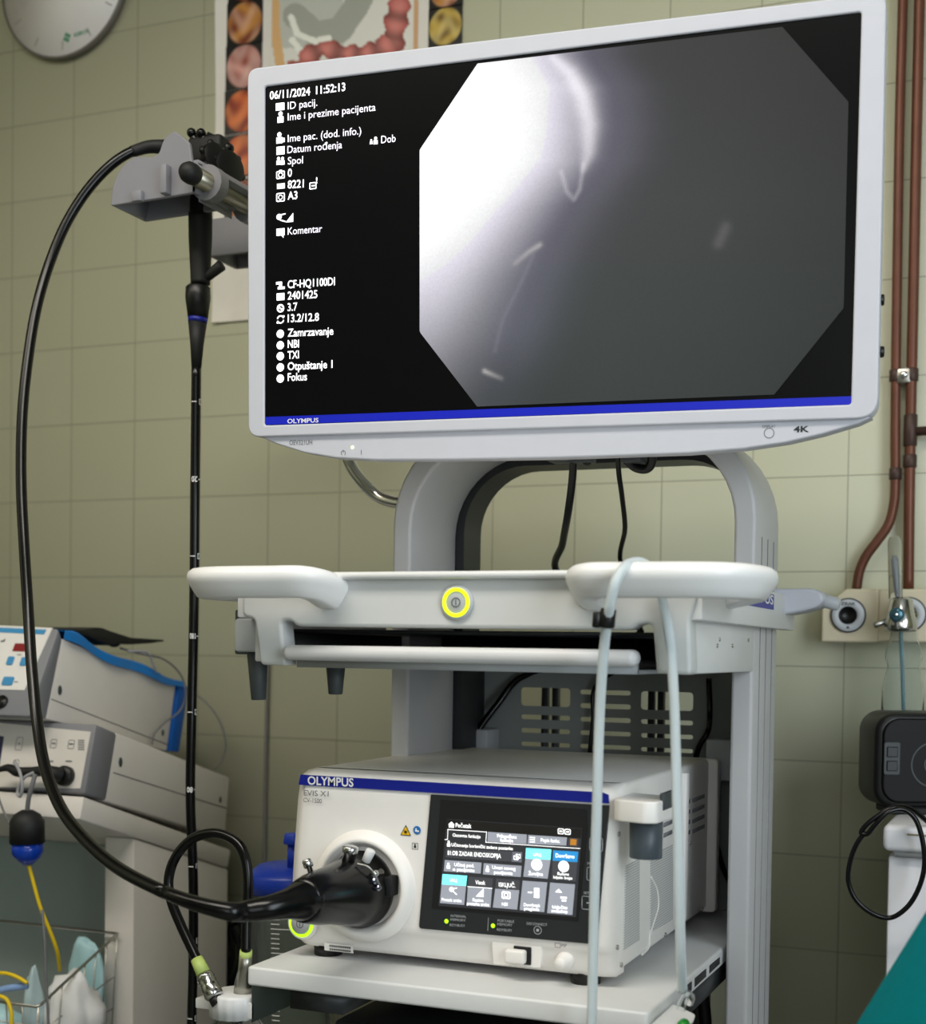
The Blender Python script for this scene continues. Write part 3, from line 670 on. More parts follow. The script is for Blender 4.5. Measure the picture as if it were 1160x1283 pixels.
# touch screen module
def c4(x, y): return e(520+x/4.4615, 980+y/4.4615)
bez = [c4(92, 68), c4(1085, 130), c4(1020, 905), c4(25, 815)]
TS = MB().plate(EV, rpoly(bez, [.001, .001, .004, .004])[::-1], [], -.002, .0022, 0).build('display_surround', CHAR, E0)
lcd = [c4(185, 203), c4(940, 255), c4(905, 752), c4(138, 688)]
frm = MB(); dp = [c4(150, 95), c4(965, 150), c4(968, 258), c4(915, 772), c4(100, 700)]
frm.plate(EV, dp[::-1], [], .0022, .0030, 0); frm.build('display_hood', MATTEB, TS)
u1 = MB()
def uq(pts, m, h): u1.m(m).quad(EV, [c4(*p) for p in pts], h)
uq([(185, 203), (940, 255), (905, 752), (138, 688)], 0, .0036)
uq([(183, 206), (938, 258), (932, 312), (176, 258)], 7, .0038)
L1 = .0041; L2 = .0044
for pts, m in (([(415, 275), (632, 290), (630, 343), (412, 330)], 1), ([(640, 292), (856, 306), (852, 352), (636, 342)], 1), ([(866, 308), (920, 312), (917, 357), (862, 353)], 2), ([(876, 314), (910, 317), (907, 351), (873, 348)], 5),
    ([(185, 366), (608, 388), (603, 446), (178, 418)], 2), ([(552, 386), (607, 389), (603, 446), (547, 441)], 1), ([(175, 432), (380, 447), (375, 508), (169, 495)], 1), ([(392, 450), (603, 465), (598, 527), (387, 512)], 1),
    ([(628, 365), (768, 373), (764, 431), (624, 425)], 3), ([(624, 425), (764, 431), (748, 537), (612, 525)], 1), ([(779, 378), (919, 386), (914, 444), (776, 436)], 4), ([(776, 436), (914, 444), (905, 552), (770, 542)], 2),
    ([(162, 510), (299, 520), (293, 577), (157, 568)], 3), ([(157, 568), (293, 577), (283, 683), (147, 672)], 1), ([(309, 525), (444, 534), (438, 590), (303, 580)], 2), ([(303, 580), (438, 590), (430, 697), (296, 686)], 1),
    ([(461, 535), (594, 545), (590, 601), (456, 592)], 2), ([(456, 592), (590, 601), (578, 709), (442, 697)], 1), ([(609, 547), (746, 557), (729, 723), (592, 711)], 1), ([(762, 558), (901, 568), (886, 739), (745, 728)], 1)): uq(pts, m, L1)
u1.m(6).line(EV, [c4(190, 318), c4(193, 262), c4(408, 276), c4(404, 333)], .0006, L2); u1.line(EV, [c4(176, 318), c4(190, 318)], .0006, L2); u1.line(EV, [c4(404, 333), c4(928, 368)], .0006, L2)
u1.m(6).line(EV, [c4(303, 580), c4(438, 590)], .0007, L2)
u1.m(6); disc(u1, EV, c4(688, 458), .0062, L2, 20); disc(u1, EV, c4(838, 468), .0060, L2, 20)
c_ = c4(212, 236); u1.quad(EV, [(c_[0]-.003, c_[1]-.003), (c_[0]+.003, c_[1]-.003), (c_[0]+.003, c_[1]), (c_[0]-.003, c_[1])], L2); u1.quad(EV, [(c_[0]-.004, c_[1]), (c_[0]+.004, c_[1]), (c_[0], c_[1]+.0035)], L2)
for x_, y_ in ((822, 272), (860, 275)): c_ = c4(x_, y_); u1.line(EV, rrect(c_[0]-.003, c_[1]-.0026, c_[0]+.003, c_[1]+.0026, .0012, 2), .0006, L2, True); rect(u1, EV, c_, .003, .0016, L2)
for k in range(3): rect(u1, EV, c4(663, 307+12*k), .006, .001, L2)
for x_, y_ in ((197, 343), (195, 466), (413, 483)): person(u1, EV, c4(x_, y_), .0042, L2)
c_ = c4(578, 415); u1.line(EV, rrect(c_[0]-.0035, c_[1]-.0028, c_[0]+.001, c_[1]+.001, .0003, 1), .0007, L2, True); u1.line(EV, rrect(c_[0]-.001, c_[1]-.001, c_[0]+.0035, c_[1]+.0028, .0003, 1), .0007, L2, True)
c_ = c4(222, 602); disc(u1, EV, (c_[0]-.002, c_[1]+.001), .0028, L2); u1.line(EV, [(c_[0], c_[1]-.001), (c_[0]+.004, c_[1]-.004)], .001, L2); u1.line(EV, [(c_[0], c_[1]+.002), (c_[0]+.004, c_[1]+.003)], .001, L2)
c_ = c4(348, 635); u1.quad(EV, [c_, (c_[0]+.009, c_[1]), (c_[0]+.009, c_[1]+.0095)], L2)
c_ = c4(517, 628); u1.line(EV, rrect(c_[0]-.0045, c_[1]-.0034, c_[0]+.0045, c_[1]+.0034, .0015, 2), .001, L2, True); ring(u1, EV, c_, .0022, .001, L2)
c_ = c4(680, 615); rect(u1, EV, (c_[0]+.0015, c_[1]), .006, .0105, L2); rect(u1, EV, (c_[0]-.006, c_[1]), .005, .0014, L2)
c_ = c4(825, 625); u1.quad(EV, [(c_[0]-.007, c_[1]+.002), (c_[0]+.001, c_[1]+.002), (c_[0]-.003, c_[1]+.006)], L2); rect(u1, EV, (c_[0]+.0025, c_[1]-.003), .007, .002, L2); rect(u1, EV, (c_[0]+.003, c_[1]-.006), .005, .002, L2)
u1.build('interface_tiles', [U_BG, U_GREY, U_DK, U_CY, U_BL, U_OR, U_W, U_HD], TS)
t = MB()
def ct(s, xc, yc, wpx, cap, bold=.015, m=0):
    c0 = c4(xc-wpx/2, yc-wpx*.032); c1 = c4(xc+wpx/2, yc+wpx*.032); d = (0, -cap/2)
    tb = MB() if m else t
    tb.text(EV, s, (c0[0], c0[1]-cap/2), (c1[0], c1[1]-cap/2), h=L2+.0002, bold=bold, cap=cap)
    if m: tb.build('surround_lettering', LGREY, TS)
for s, xc, yc, wp, cp in (('Početak', 280, 240, 88, .0046), ('Osnovne funkcije', 297, 297, 155, .0036), ('Prilagođene', 522, 300, 108, .0036), ('funkcije', 520, 322, 72, .0036), ('Popis funkc.', 765, 323, 108, .0036), ('Učitavanje korisnički zadane postavke', 384, 357, 342, .0036), ('81:DB ZADAR ENDOSKOPIJA', 340, 400, 298, .0046),
    ('Učitaj pod.', 284, 460, 112, .0036), ('o pacijentu', 280, 486, 120, .0036), ('Unesi novog', 505, 476, 130, .0036), ('pacijenta', 502, 502, 104, .0036), ('UKLJ.', 693, 402, 48, .0032), ('Žaruljica', 682, 508, 82, .0036), ('Dovršeno', 846, 409, 105, .0042), ('Balans', 836, 509, 64, .0030), ('bijele boje', 834, 530, 106, .0030),
    ('UKLJ.', 225, 545, 44, .0032), ('Protok zraka', 214, 655, 110, .0034), ('Visok', 374, 557, 56, .0044), ('Razina', 361, 655, 60, .0034), ('protoka zraka', 361, 677, 124, .0034), ('ISKLJUČ.', 523, 571, 92, .0044), ('NBI', 510, 678, 32, .0036), ('Dovršetak', 662, 683, 92, .0034), ('pregleda', 660, 704, 84, .0034), ('Isključite', 817, 695, 84, .0034), ('endoskop', 815, 716, 90, .0034)): ct(s, xc, yc, wp, cp)
for s, xc, yc, wp in (('INTERNAL', 252, 745, 86), ('MEMORY', 250, 766, 84), ('RDY/BUSY', 246, 796, 84), ('PORTABLE', 516, 772, 92), ('MEMORY', 511, 792, 84), ('RDY/BUSY', 509, 822, 84), ('DISCONNECT', 690, 789, 114), ('SETTINGS', 993, 617, 84)): ct(s, xc, yc, wp, .0027, .0, 1)
MB().text(EV, 'K', c4(1034, 300), cap=.003, h=.0028).build('surround_lettering', LGREY, TS); MB().text(EV, 'M', c4(968, 460), cap=.003, h=.0028).build('surround_lettering', LGREY, TS); MB().text(EV, 'N', c4(1028, 463), cap=.003, h=.0028).build('surround_lettering', LGREY, TS)
t.build('interface_text', U_W, TS)
b = MB(); b.line(EV, [c4(415, 757), c4(411, 827)], .0005, .0026)
ring(b, EV, c4(690, 825), .0042, .0007, .0028, 20); rect(b, EV, c4(690, 825), .003, .003, .0028)
for x_, y_ in ((1016, 347), (1001, 512), (973, 673)): c_ = c4(x_, y_); b.line(EV, rrect(c_[0]-.007, c_[1]-.0068, c_[0]+.007, c_[1]+.0068, .0015, 2), .0007, .0027, True); rect(b, EV, c_, .004, .0012, .0027)
b.build('surround_marks', LGREY, TS)
for x_, y_ in ((181, 775), (441, 800)): c_ = c4(x_, y_); MB().ball(EV.w(c_[0], c_[1], .003), .0024, 12, (1, .4, 1)).build('status_lamp', LEDG, TS)
# socket ring
sc_ = e(457, 1110); sp = EV.w(*sc_)
MB().lathe(sp, -Yv, [(-.001, .0635), (.004, .0615), (.009, .0575), (.0118, .0540), (.0122, .0515), (.0105, .0490), (.002, .0445), (-.001, .0440)], 56, cap=False).build('scope_socket', EVW, E0)
# power button
pp = e(379.5, 1156.5); P0 = EV.w(*pp); 
pb = MB().lathe(P0, -Yv, [(-.002, .019), (.002, .0185), (.004, .0165), (.004, .001)], 36).build('power_button', EVW, E0)
MB().lathe(P0+Vector((0, -.0038, 0)), -Yv, [(0, .0158), (.0015, .0150), (.0015, .0122), (0, .012)], 40, cap=False).build('lit_ring', LEDG, pb)
MB().lathe(P0+Vector((0, -.0036, 0)), -Yv, [(0, .0120), (.003, .0115), (.0032, .001)], 32).build('button_cap', LGREY, pb)
b = MB(); ring(b, EV, pp, .0042, .0007, .0072, 22); b.line(EV, [(pp[0], pp[1]-.0024), (pp[0], pp[1]+.0024)], .0007, .0072); b.build('button_symbol', DINK, pb)
# stickers
tr_ = e(509, 1041); b = MB()
b.m(1).quad(EV, [(tr_[0]-.0066, tr_[1]-.005), (tr_[0]+.0066, tr_[1]-.005), (tr_[0], tr_[1]+.0068)], .0013); b.m(0).quad(EV, [(tr_[0]-.0052, tr_[1]-.0041), (tr_[0]+.0052, tr_[1]-.0041), (tr_[0], tr_[1]+.0050)], .0016)
b.m(1); disc(b, EV, (tr_[0], tr_[1]-.0010), .0013, .0019)
for k in range(4): a_ = math.pi/4*k; b.line(EV, [(tr_[0]-.0026*math.cos(a_), tr_[1]-.001-.0026*math.sin(a_)), (tr_[0]+.0026*math.cos(a_), tr_[1]-.001+.0026*math.sin(a_))], .0004, .0019)
b.build('laser_warning_sticker', [mat('warning_yellow', (240, 190, 20), .4), DINK], E0, label='yellow triangular warning sticker')
c_ = e(523, 1040); b = MB(); disc(b, EV, c_, .0046, .0013, 22); b.m(1); person(b, EV, (c_[0]-.001, c_[1]), .0026, .0016); rect(b, EV, (c_[0]+.0015, c_[1]-.001), .002, .002, .0016); b.build('manual_sticker', [mat('sticker_blue', (30, 110, 180), .4), INK], E0, label='round blue sticker')
c_ = e(520.5, 1060); b = MB(); b.line(EV, rrect(c_[0]-.0034, c_[1]-.0034, c_[0]+.0034, c_[1]+.0034, .0003, 1), .0005, .0013, True); person(b, EV, c_, .003, .0013); b.build('type_symbol', DINK, E0)
c_ = e(421, 1189); LBP = Pl(EV.w(c_[0], c_[1], 0)+Vector((0, .0068, 0)), X, Vector((0, -.12, 1))); b = MB()
rect(b, LBP, (0, 0), .037, .0090, .0006); b.m(1)
for k in range(2):
    for j in range(11): rect(b, LBP, (-.0105+j*.0025, .0018-.0040*k), .0017, .0022, .0014)
b.build('serial_label', [mat('label_paper', (226, 226, 222), .5), DINK], E0)
# usb recess and pip knob
c_ = e(645, 1197)
pts = [e(614, 1173), e(678, 1179), e(676, 1214), e(617, 1209)]
rc = MB().plate(EV, rpoly(pts, .002)[::-1], [], -.016, -.0020, .001).build('port_recess', EVW, E0)
MB().box((c_[0]-.002, EY+.000, c_[1]-.009), (c_[0]+.018, EY+.003, c_[1]+.010), .001).build('port_socket', MATTEB, rc)
MB().box((c_[0]-.009, EY-.010, c_[1]-.0075), (c_[0]+.014, EY+.001, c_[1]+.0075), .003, 3).build('port_cover', EVW, rc)
k0 = e(706, 1205); kp = EV.w(*k0)
MB().lathe(kp+Vector((0, .015, 0)), -Yv, [(0, .0100), (.012, .0098), (.016, .0085), (.017, .0068), (.026, .0064), (.028, .0050)], 24).build('output_port_cap', EVW, E0)
b = MB(); b.text(EV, 'PIP', e(704, 1186), e(710.5, 1186.5), h=.002); c2 = e(699.5, 1184); b.line(EV, rrect(c2[0]-.003, c2[1]-.0022, c2[0]+.003, c2[1]+.0022, .0003, 1), .0005, .002, True); b.build('port_marking', GINK, E0)
# tip holder on the side
y0 = 1.352; th = MB()
zz0 = atX(775, 1027, -.405).z; zz1 = atX(775, 1003, -.405).z
a = at(773, 1027, 1.352); c_ = at(829, 1003, 1.352)
thp = [(-.4125, 1.345), (a.x+.006, 1.338), (c_.x-.012, 1.330), (c_.x, 1.336), (c_.x+.004, 1.40), (-.4125, 1.415)]
TH = MB().plate(Pl((0, 0, a.z), X, Yv), rpoly(thp, .004), [], 0, c_.z-a.z, .002).build('tip_holder', EVW, E0)
zc0 = at(808, 1077, 1.365).z; xc = at(809, 1060, 1.365).x
MB().lathe((xc, 1.365, a.z+.002), -Z, [(0, .0175), (a.z-zc0-.001, .0170), (a.z-zc0, .0163), (a.z-zc0, .001)], 32).build('holder_tube', mat('smoke_tube', (78, 88, 96), .4, trans=.2), TH)
MB().box((xc+.017, 1.352, a.z+.012), (xc+.023, 1.392, a.z+.030), .002).build('holder_clip', DGREY, TH)

# ------------------------------------------------------------------ scope hanger arm
rodX = -1.0589
r0 = at(228, 211, 1.473); rodX = r0.x; rodZ = r0.z
HG = thing('scope_hanger', (rodX, 1.75, .9), 'chrome hanger arm left of the monitor, with grey scope holders on its rod', 'hanger')
rod = MB().cyl((rodX, 1.49, rodZ), (rodX, 2.02, rodZ), .0125, n=24).build('rod', ALU, HG)
MB().lathe((rodX, 1.500, rodZ), -Yv, [(0, .0130), (.006, .0140), (.014, .0136), (.020, .0105), (.0235, .006), (.0245, .001)], 24).build('end_cap', MATTEB, rod)
# curved chrome tube from trolley post up to the rod
ta = [Vector((-.80, 1.67, at(493, 634, 1.67).z))]+[at(x, y, 1.69) for x, y in ((476, 623), (455, 604), (441, 585), (434, 565))]
ta += [Vector((-.93, 1.74, 1.36)), Vector((-.965, 1.85, 1.46)), Vector((-1.02, 1.97, rodZ-.06)), Vector((rodX, 2.005, rodZ))]
MB().tube(ta, .0085, 8, 16).build('curved_tube', CHROME, HG)
p0 = ta[0]; MB().cyl(p0+Vector((-.004, 0, 0)), p0+Vector((.002, 0, 0)), .014).build('tube_flange', STEEL, HG)
def holder(Y0, depth, fx, name, parent):
    H = Pl((0, Y0, 0), X, Z); hq = H.uv
    body = [hq(*p) for p in fx]
    cx = sum(p[0] for p in body)/len(body)
    hb = MB().plate(H, rpoly(body, .004, 3), [], -.006, 0, .0015)
    hb.plate(H, rpoly(body, .004, 3), [], -depth, -depth+.006, .0015)
    xl = min(p[0] for p in body); xr = rodX+.005; zl = [p for p in body if abs(p[0]-xl) < 1e-6][0][1]
    return H, hq, hb, xl
HY = 1.515
fx = [(138, 258), (141, 232), (147, 217), (158, 203), (168, 196), (190, 197), (199, 192), (204, 176), (211, 168), (218, 163.5), (237, 178), (240, 200), (243, 212), (246, 241)]
H, hq, hb, xl = holder(HY, .075, fx, '', HG)
zl0, zl1 = hq(138, 258)[1], hq(145, 220)[1]
xb_ = hq(246, 241)[0]
zr_ = hq(246, 241)[1]; zlow = min(zl0, zr_)
hb.hexa([(xl+.001, HY+.003, zl0+.001), (xl+.007, HY+.003, zl0+.001), (xl+.007, HY+.073, zl0+.001), (xl+.001, HY+.073, zl0+.001), (xl+.009, HY+.003, zl1), (xl+.015, HY+.003, zl1), (xl+.015, HY+.073, zl1), (xl+.009, HY+.073, zl1)])
tz_ = hq(175, 203)[1]; x1_ = hq(200, 200)[0]
hb.hexa([(xl+.009, HY+.004, zl1-.002), (x1_, HY+.004, tz_-.012), (x1_, HY+.072, tz_-.012), (xl+.009, HY+.072, zl1-.002), (xl+.009, HY+.004, zl1+.003), (x1_, HY+.004, tz_-.007), (x1_, HY+.072, tz_-.007), (xl+.009, HY+.072, zl1+.003)])
hb.box((x1_, HY+.004, tz_-.012), (xb_, HY+.072, tz_-.006))
hb.box((xb_-.006, HY, zr_), (xb_, HY+.075, tz_-.01))
HB_ = hb.build('scope_holder', HOLD, HG)
# rear tab, ribs
p = hq(166, 200); MB().plate(Pl((0, HY+.075, 0), X, Z), rpoly([(p[0]-.006, p[1]-.02), (p[0]+.022, p[1]-.02), (p[0]+.018, p[1]+.012), (p[0]+.008, p[1]+.024), (p[0]-.002, p[1]+.022)], .005), [], -.004, .004, .001).build('holder_tab', HOLD, HB_)
p = hq(174, 252); MB().box((p[0]-.007, HY-.008, p[1]-.002), (p[0]+.009, HY+.001, p[1]+.012), .0015).build('holder_clip', HOLD, HB_)
p = hq(210, 226); MB().box((p[0]-.005, HY-.012, p[1]-.020), (p[0]+.006, HY+.001, p[1]+.018), .002).build('holder_rib', HOLD, HB_)
# clamp round the rod
def half_shell(y0_, y1_, r0_, r1_, a0_, a1_):
    P_ = [(rodX+r_*math.cos(t_), y0_, rodZ+r_*math.sin(t_)) for r_, ts in ((r1_, 1), (r0_, -1)) for t_ in [math.radians(a0_+(a1_-a0_)*k/16) for k in range(17)][::ts]]
    return MB().prism(P_, (0, y1_-y0_, 0), 0)
half_shell(HY+.012, HY+.030, .0126, .0235, -185, 174).build('rod_clamp', HOLD, HB_)
half_shell(HY+.026, HY+.125, .0128, .0225, 20, 200).build('clamp_shell', HOLD, HB_)
half_shell(HY+.110, HY+.127, .0126, .0235, -185, 174).build('rod_clamp', HOLD, HB_)
zc_ = rodZ
MB().box((xb_-.004, HY+.012, rodZ-.024), (rodX-.012, HY+.09, rodZ-.010), .002).build('clamp_web', HOLD, HB_)
# second holder further back
H2 = 1.74
a = at(262, 270, H2); c_ = at(312, 331, H2)
b = MB().box((a.x, H2, c_.z+.018), (a.x+.13, H2+.006, a.z-.005), .002).box((a.x, H2+.07, c_.z+.018), (a.x+.13, H2+.076, a.z-.005), .002).box((a.x, H2+.004, c_.z+.018), (a.x+.005, H2+.072, a.z-.005)).box((a.x+.125, H2+.004, c_.z+.018), (a.x+.13, H2+.072, a.z-.005)).box((a.x, H2+.004, a.z-.012), (a.x+.13, H2+.072, a.z-.006))
h2 = b.build('scope_holder', HOLD, HG)
MB().box((rodX-.014, H2+.004, a.z-.008), (rodX+.014, H2+.072, rodZ-.010), .002).build('rod_clamp', HOLD, h2)

# ------------------------------------------------------------------ colonoscope
SY = 1.595   # where the scope hangs inside the holder
ENX = at(250, 280, SY)
EN = thing('colonoscope', (ENX.x, SY, .75), 'black endoscope hung in the grey holder, its thick cord curving down into the white processor', 'endoscope')
cb_ = MB()
bt = at(252, 275, SY); top = at(258, 195, SY)
cb_.tube([bt+Vector((0, 0, -.01)), bt+Vector((0, 0, .02)), top+Vector((.004, 0, -.01)), top+Vector((.02, .0, .022))], [.0145, .0160, .019, .016], 6, 20)
ctl = cb_.build('control_body', BLACK, EN)
for x, y, r, dy in ((288, 208, .019, -.030), (296, 215, .023, -.012)):
    c0 = at(x, y, SY); kb = MB(); n = 40
    pr = []
    kb.lathe(c0+Vector((-.010, dy, 0)), Vector((1, -.35, .1)), [(0, r*.8), (.002, r), (.012, r), (.014, r*.8)], 30)
    for k in range(6):
        ang = 2*math.pi*k/6; ax_ = Vector((1, -.35, .1)).normalized(); e1 = ax_.orthogonal().normalized(); e2 = ax_.cross(e1)
        kb.ball(c0+Vector((-.010, dy, 0))+ax_*.007+(e1*math.cos(ang)+e2*math.sin(ang))*r, .0055, 10)
    kb.build('control_knob', BLACK, ctl)
for x, y in ((240, 166.5), (252, 167)):
    c0 = at(x, y, SY-.02); MB().ball(c0, .0066, 14).cyl(c0, c0+Vector((.008, .016, -.026)), .0052, n=14).build('valve_button', RUBBER, ctl)
a = at(243, 188, SY-.01); MB().box(a+Vector((-.004, -.012, -.022)), a+Vector((.05, .015, .014)), .006, 3).build('switch_block', MATTEB, ctl)
for x, y in ((272, 180), (283, 186)): c0 = at(x, y, SY); MB().ball(c0, .010, 14, (1.2, 1, .8)).build('remote_switch', BLACK, ctl)
# grip / boot
gp = [at(251, y, SY) for y in (268, 300, 340, 356)]
MB().tube(gp, [.0165, .0160, .0138, .0132], 5, 20).build('grip', MATTEB, EN)
c0 = at(248, 357, SY); c1 = at(248, 398, SY); MB().lathe(c0, c1-c0, [(0, .0125), (.004, .0168), (.018, .0172), ((c1-c0).length, .0138)], 24).build('collar', BLACK, EN)
c2 = at(247.5, 404, SY); MB().lathe(c1, c2-c1, [(0, .0138), ((c2-c1).length, .0130)], 24).build('blue_ring', BLUE, EN, label='blue ring')
c3 = at(246, 462, SY); MB().lathe(c2, c3-c2, [(0, .0128), (.03, .0092), ((c3-c2).length, .0066)], 24).build('bend_guard', MATTEB, EN)
a = at(262, 345, SY); c_ = at(278, 332, SY); MB().cyl(a+Vector((-.01, 0, -.006)), c_, .0060, .0078, 14, .001).build('biopsy_port', MATTEB, EN)
ip = [at(x, y, SY) for x, y in ((246, 455), (244.5, 600), (243, 760), (240, 900), (238.5, 1000), (242, 1100), (242, 1200), (240, 1283))]
ip.append(Vector((ip[-1].x-.004, SY, .22))); ip.append(Vector((ip[-1].x+.03, SY-.02, .15)))
itube = MB().tube(ip, .0067, 8, 16).build('insertion_tube', RUBBER, EN)
mk = MB()
for y, s in ((504, ''), (601, '20'), (697, ''), (797, '180'), (892, ''), (989, '80'), (1085, ''), (1178, ''), (1275, '')):
    x = float(np.interp(y, [455, 600, 760, 900, 1000, 1100, 1200, 1283], [246, 244.5, 243, 240, 238.5, 242, 242, 240]))
    ct_ = at(x, y, SY); to = (O-ct_); to.z = 0; to.normalize(); side = Vector((-to.y, to.x, 0))
    def onp(a_deg, dz): a_ = math.radians(a_deg); return ct_+(to*math.cos(a_)+side*math.sin(a_))*.0069+Vector((0, 0, dz))
    def patch(a0, a1, z0, z1):
        n = 5
        for k in range(n):
            A0 = a0+(a1-a0)*k/n; A1 = a0+(a1-a0)*(k+1)/n
            f = mk.bm.faces.new([mk.bm.verts.new(onp(A0, z0)), mk.bm.verts.new(onp(A1, z0)), mk.bm.verts.new(onp(A1, z1)), mk.bm.verts.new(onp(A0, z1))])
    mk = MB()
    if s:
        me = text_mesh(s, .02); xs = [v.co.x for v in me.vertices]; m0, m1 = min(xs), max(xs)
        for v in me.vertices:
            tt = (v.co.x-m0)/(m1-m0); zz = -(v.co.y-.35)*.0105; ang = 25-70*tt   # printed upside down
            v.co = onp(ang, zz)
        mk._take(me, Matrix.Identity(4)); patch(40, 75, -.0006, .0006)
    else:
        patch(-60, 5, -.0006, .0006); patch(38, 46, -.004, .004); patch(66, 76, -.004, .004); patch(38, 76, -.004, -.0028); patch(38, 76, .0028, .004)
    mk.build('depth_mark', INK, itube)

# connector in the processor
cp = MB()
cc = EV.w(*e(456, 1113))
cp.lathe(cc, Vector((0, -1, .062)), [(-.001, .0405), (.004, .0425), (.014, .0430), (.018, .0400), (.030, .0385), (.050, .0355), (.077, .0310), (.100, .0290), (.117, .0268), (.132, .0236), (.138, .0215)], 40, ref=X, sx=.92, sy=1.0)
CN = cp.build('connector', RUBBER, EN, sharp=25)
BT = [cc+Vector(v_) for v_ in ((0, -.128, .0079), (-.001, -.142, .0084), (-.005, -.158, .0082), (-.015, -.177, .0068), (-.033, -.192, .0046))]; ce = BT[-1]
def onc(t, ang, lift=0):
    r = float(np.interp(t, [0, .014, .030, .050, .077, .100, .117], [.0425, .043, .0385, .0355, .031, .029, .0268]))+lift; a_ = math.radians(ang)
    return cc+Vector((r*.92*math.cos(a_), -t, r*math.sin(a_)+.062*t))
a = onc(.048, 80, -.004); c_ = onc(.048, 80, .017); MB().lathe(a, c_-a, [(0, .0072), (.012, .0072), (.013, .0088), (.019, .0088), (.020, .0070), (.0205, .003)], 22).build('metal_port', CHROME, CN, label='chrome port')
a = onc(.10, 115, -.002); c_ = onc(.10, 115, .014); MB().lathe(a, c_-a, [(0, .003), (.006, .003), (.007, .0052), (.014, .0052), (.0155, .0040)], 16).build('metal_knob', CHROME, CN, label='small chrome knob')
a = onc(.028, 62, -.002); c_ = onc(.028, 62, .010); MB().cyl(a, c_+(c_-a)*.3, .0048, .0055, 18, .001).build('white_cap', WHITE, CN, label='white cap')
a = onc(.012, 35, -.006)+Vector((0, -.002, 0)); c_ = a+Vector((.004, -.026, .002)); MB().lathe(a, c_-a, [(0, .0052), (.006, .0052), (.008, .0042), (.012, .0050), (.016, .0040), (.020, .0046), (.026, .0030)], 16).build('metal_nozzle', CHROME, CN, label='chrome hose nozzle')
MB().tube([onc(.05, 60, .002), onc(.045, 45, .006), onc(.04, 30, .005), onc(.035, 15, .003), onc(.03, 8, .001)], .0013, 6, 8).build('cap_chain', STEEL, CN)
for t_, an in ((.040, 22), (.036, 10)): MB().ball(onc(t_, an, .002), .0038, 10).build('chain_link', mat('chain_steel', (150, 155, 175), .2, metal=1), CN)
a = onc(.006, 10, -.008); MB().box(a+Vector((0, -.012, -.010)), a+Vector((.012, .006, .012)), .002).build('locking_lug', MATTEB, CN)
# universal cord
cpx = [(290, 1142.5, 1.142), (240, 1130.5, 1.135), (185, 1108, 1.15), (140, 1082, 1.18), (103, 1048, 1.215), (75, 1010, 1.255), (56, 960, 1.29), (46, 900, 1.325), (40, 840, 1.35), (35, 760, 1.38), (30, 680, 1.40), (26.5, 600, 1.42), (28, 520, 1.44), (35, 450, 1.46), (46, 385, 1.48), (62, 330, 1.50), (84, 278, 1.518), (112, 235, 1.535), (140, 206, 1.55), (165, 190, 1.565), (187, 184, 1.58), (206, 184, 1.59)]
cpts = BT+[at(x, y, Yc) for x, y, Yc in cpx]
cpts.append(top+Vector((-.005, 0, .0)))
FULL = smooth_path(cpts, 7); LN = [0]
for a_, b_ in zip(FULL, FULL[1:]): LN.append(LN[-1]+(b_-a_).length)
def crad(l_): return float(np.interp(l_, [0, .014, .031, .055, .080, .115, .16], [.0226, .0195, .0152, .0122, .0102, .0082, .0069]))
kb_ = next(i_ for i_, l_ in enumerate(LN) if l_ > .165)
MB().sweep(FULL[:kb_+1], [crad(l_) for l_ in LN[:kb_+1]], n=24).build('connector_boot', RUBBER, CN)
MB().sweep(FULL[kb_:], .0069, n=18).build('universal_cord', RUBBER, EN)
a, c_ = cpts[-4], cpts[-1]; MB().tube([cpts[-4], cpts[-3], cpts[-2]], [.0074, .0088, .0098], 6, 18).build('cord_boot', MATTEB, EN)

# ------------------------------------------------------------------ clear tube over the tray handle
ztop = at(790, 707, 1.234).z+.004
tp = [at(738, 1330, 1.245), at(741, 1283, 1.245), at(744, 1150, 1.245), at(748, 1000, 1.24), at(752, 880, 1.235), at(758, 800, 1.222), at(765, 755, 1.208), at(771, 730, 1.205), at(781, 712, 1.215), at(793, 705, 1.232), at(808, 707, 1.253), at(820, 722, 1.264), at(828, 745, 1.270), at(833, 765, 1.272), at(839, 800, 1.270), at(844, 870, 1.266), at(848, 1000, 1.264), at(851, 1120, 1.266), at(853, 1200, 1.272), at(855, 1242, 1.285)]
TB = MB().tube(tp, .0049, 8, 16).build('suction_tubing', TUBEM)
tag(TB, 'clear plastic tubing draped over the right tray handle, hanging in two strands', 'tubing')
c0 = at(760, 776, 1.216); b = MB()
MB().cyl(c0+Vector((.0, 0, -.008)), c0+Vector((.002, -.001, .010)), .0075, n=16, ch=.001).cyl(c0+Vector((-.009, -.002, -.008)), c0+Vector((-.008, -.003, .007)), .0045, n=14, ch=.001).build('tube_clip', BLACK, TB, label='black clip')
ep = [at(855, 1240, 1.285), at(862, 1243, 1.29), at(864, 1250, 1.295)]
el = [at(853, 1265, 1.285), at(856, 1253, 1.285), at(861, 1246, 1.287), at(865, 1249, 1.292), at(864, 1256, 1.30)]
MB().tube(el, .0042, 6, 14).build('tube_elbow', CLEAR, TB)
gpx = [at(857, 1268, 1.295), at(856, 1283, 1.295), at(857, 1310, 1.295)]
gt = MB().tube([Vector((gpx[0].x, 1.30, hz-.003)), gpx[1], gpx[2]], .006, 5, 14).build('drain_hose', LIQG); tag(gt, 'short green hose hanging below the white hook plate at the shelf corner', 'hose')

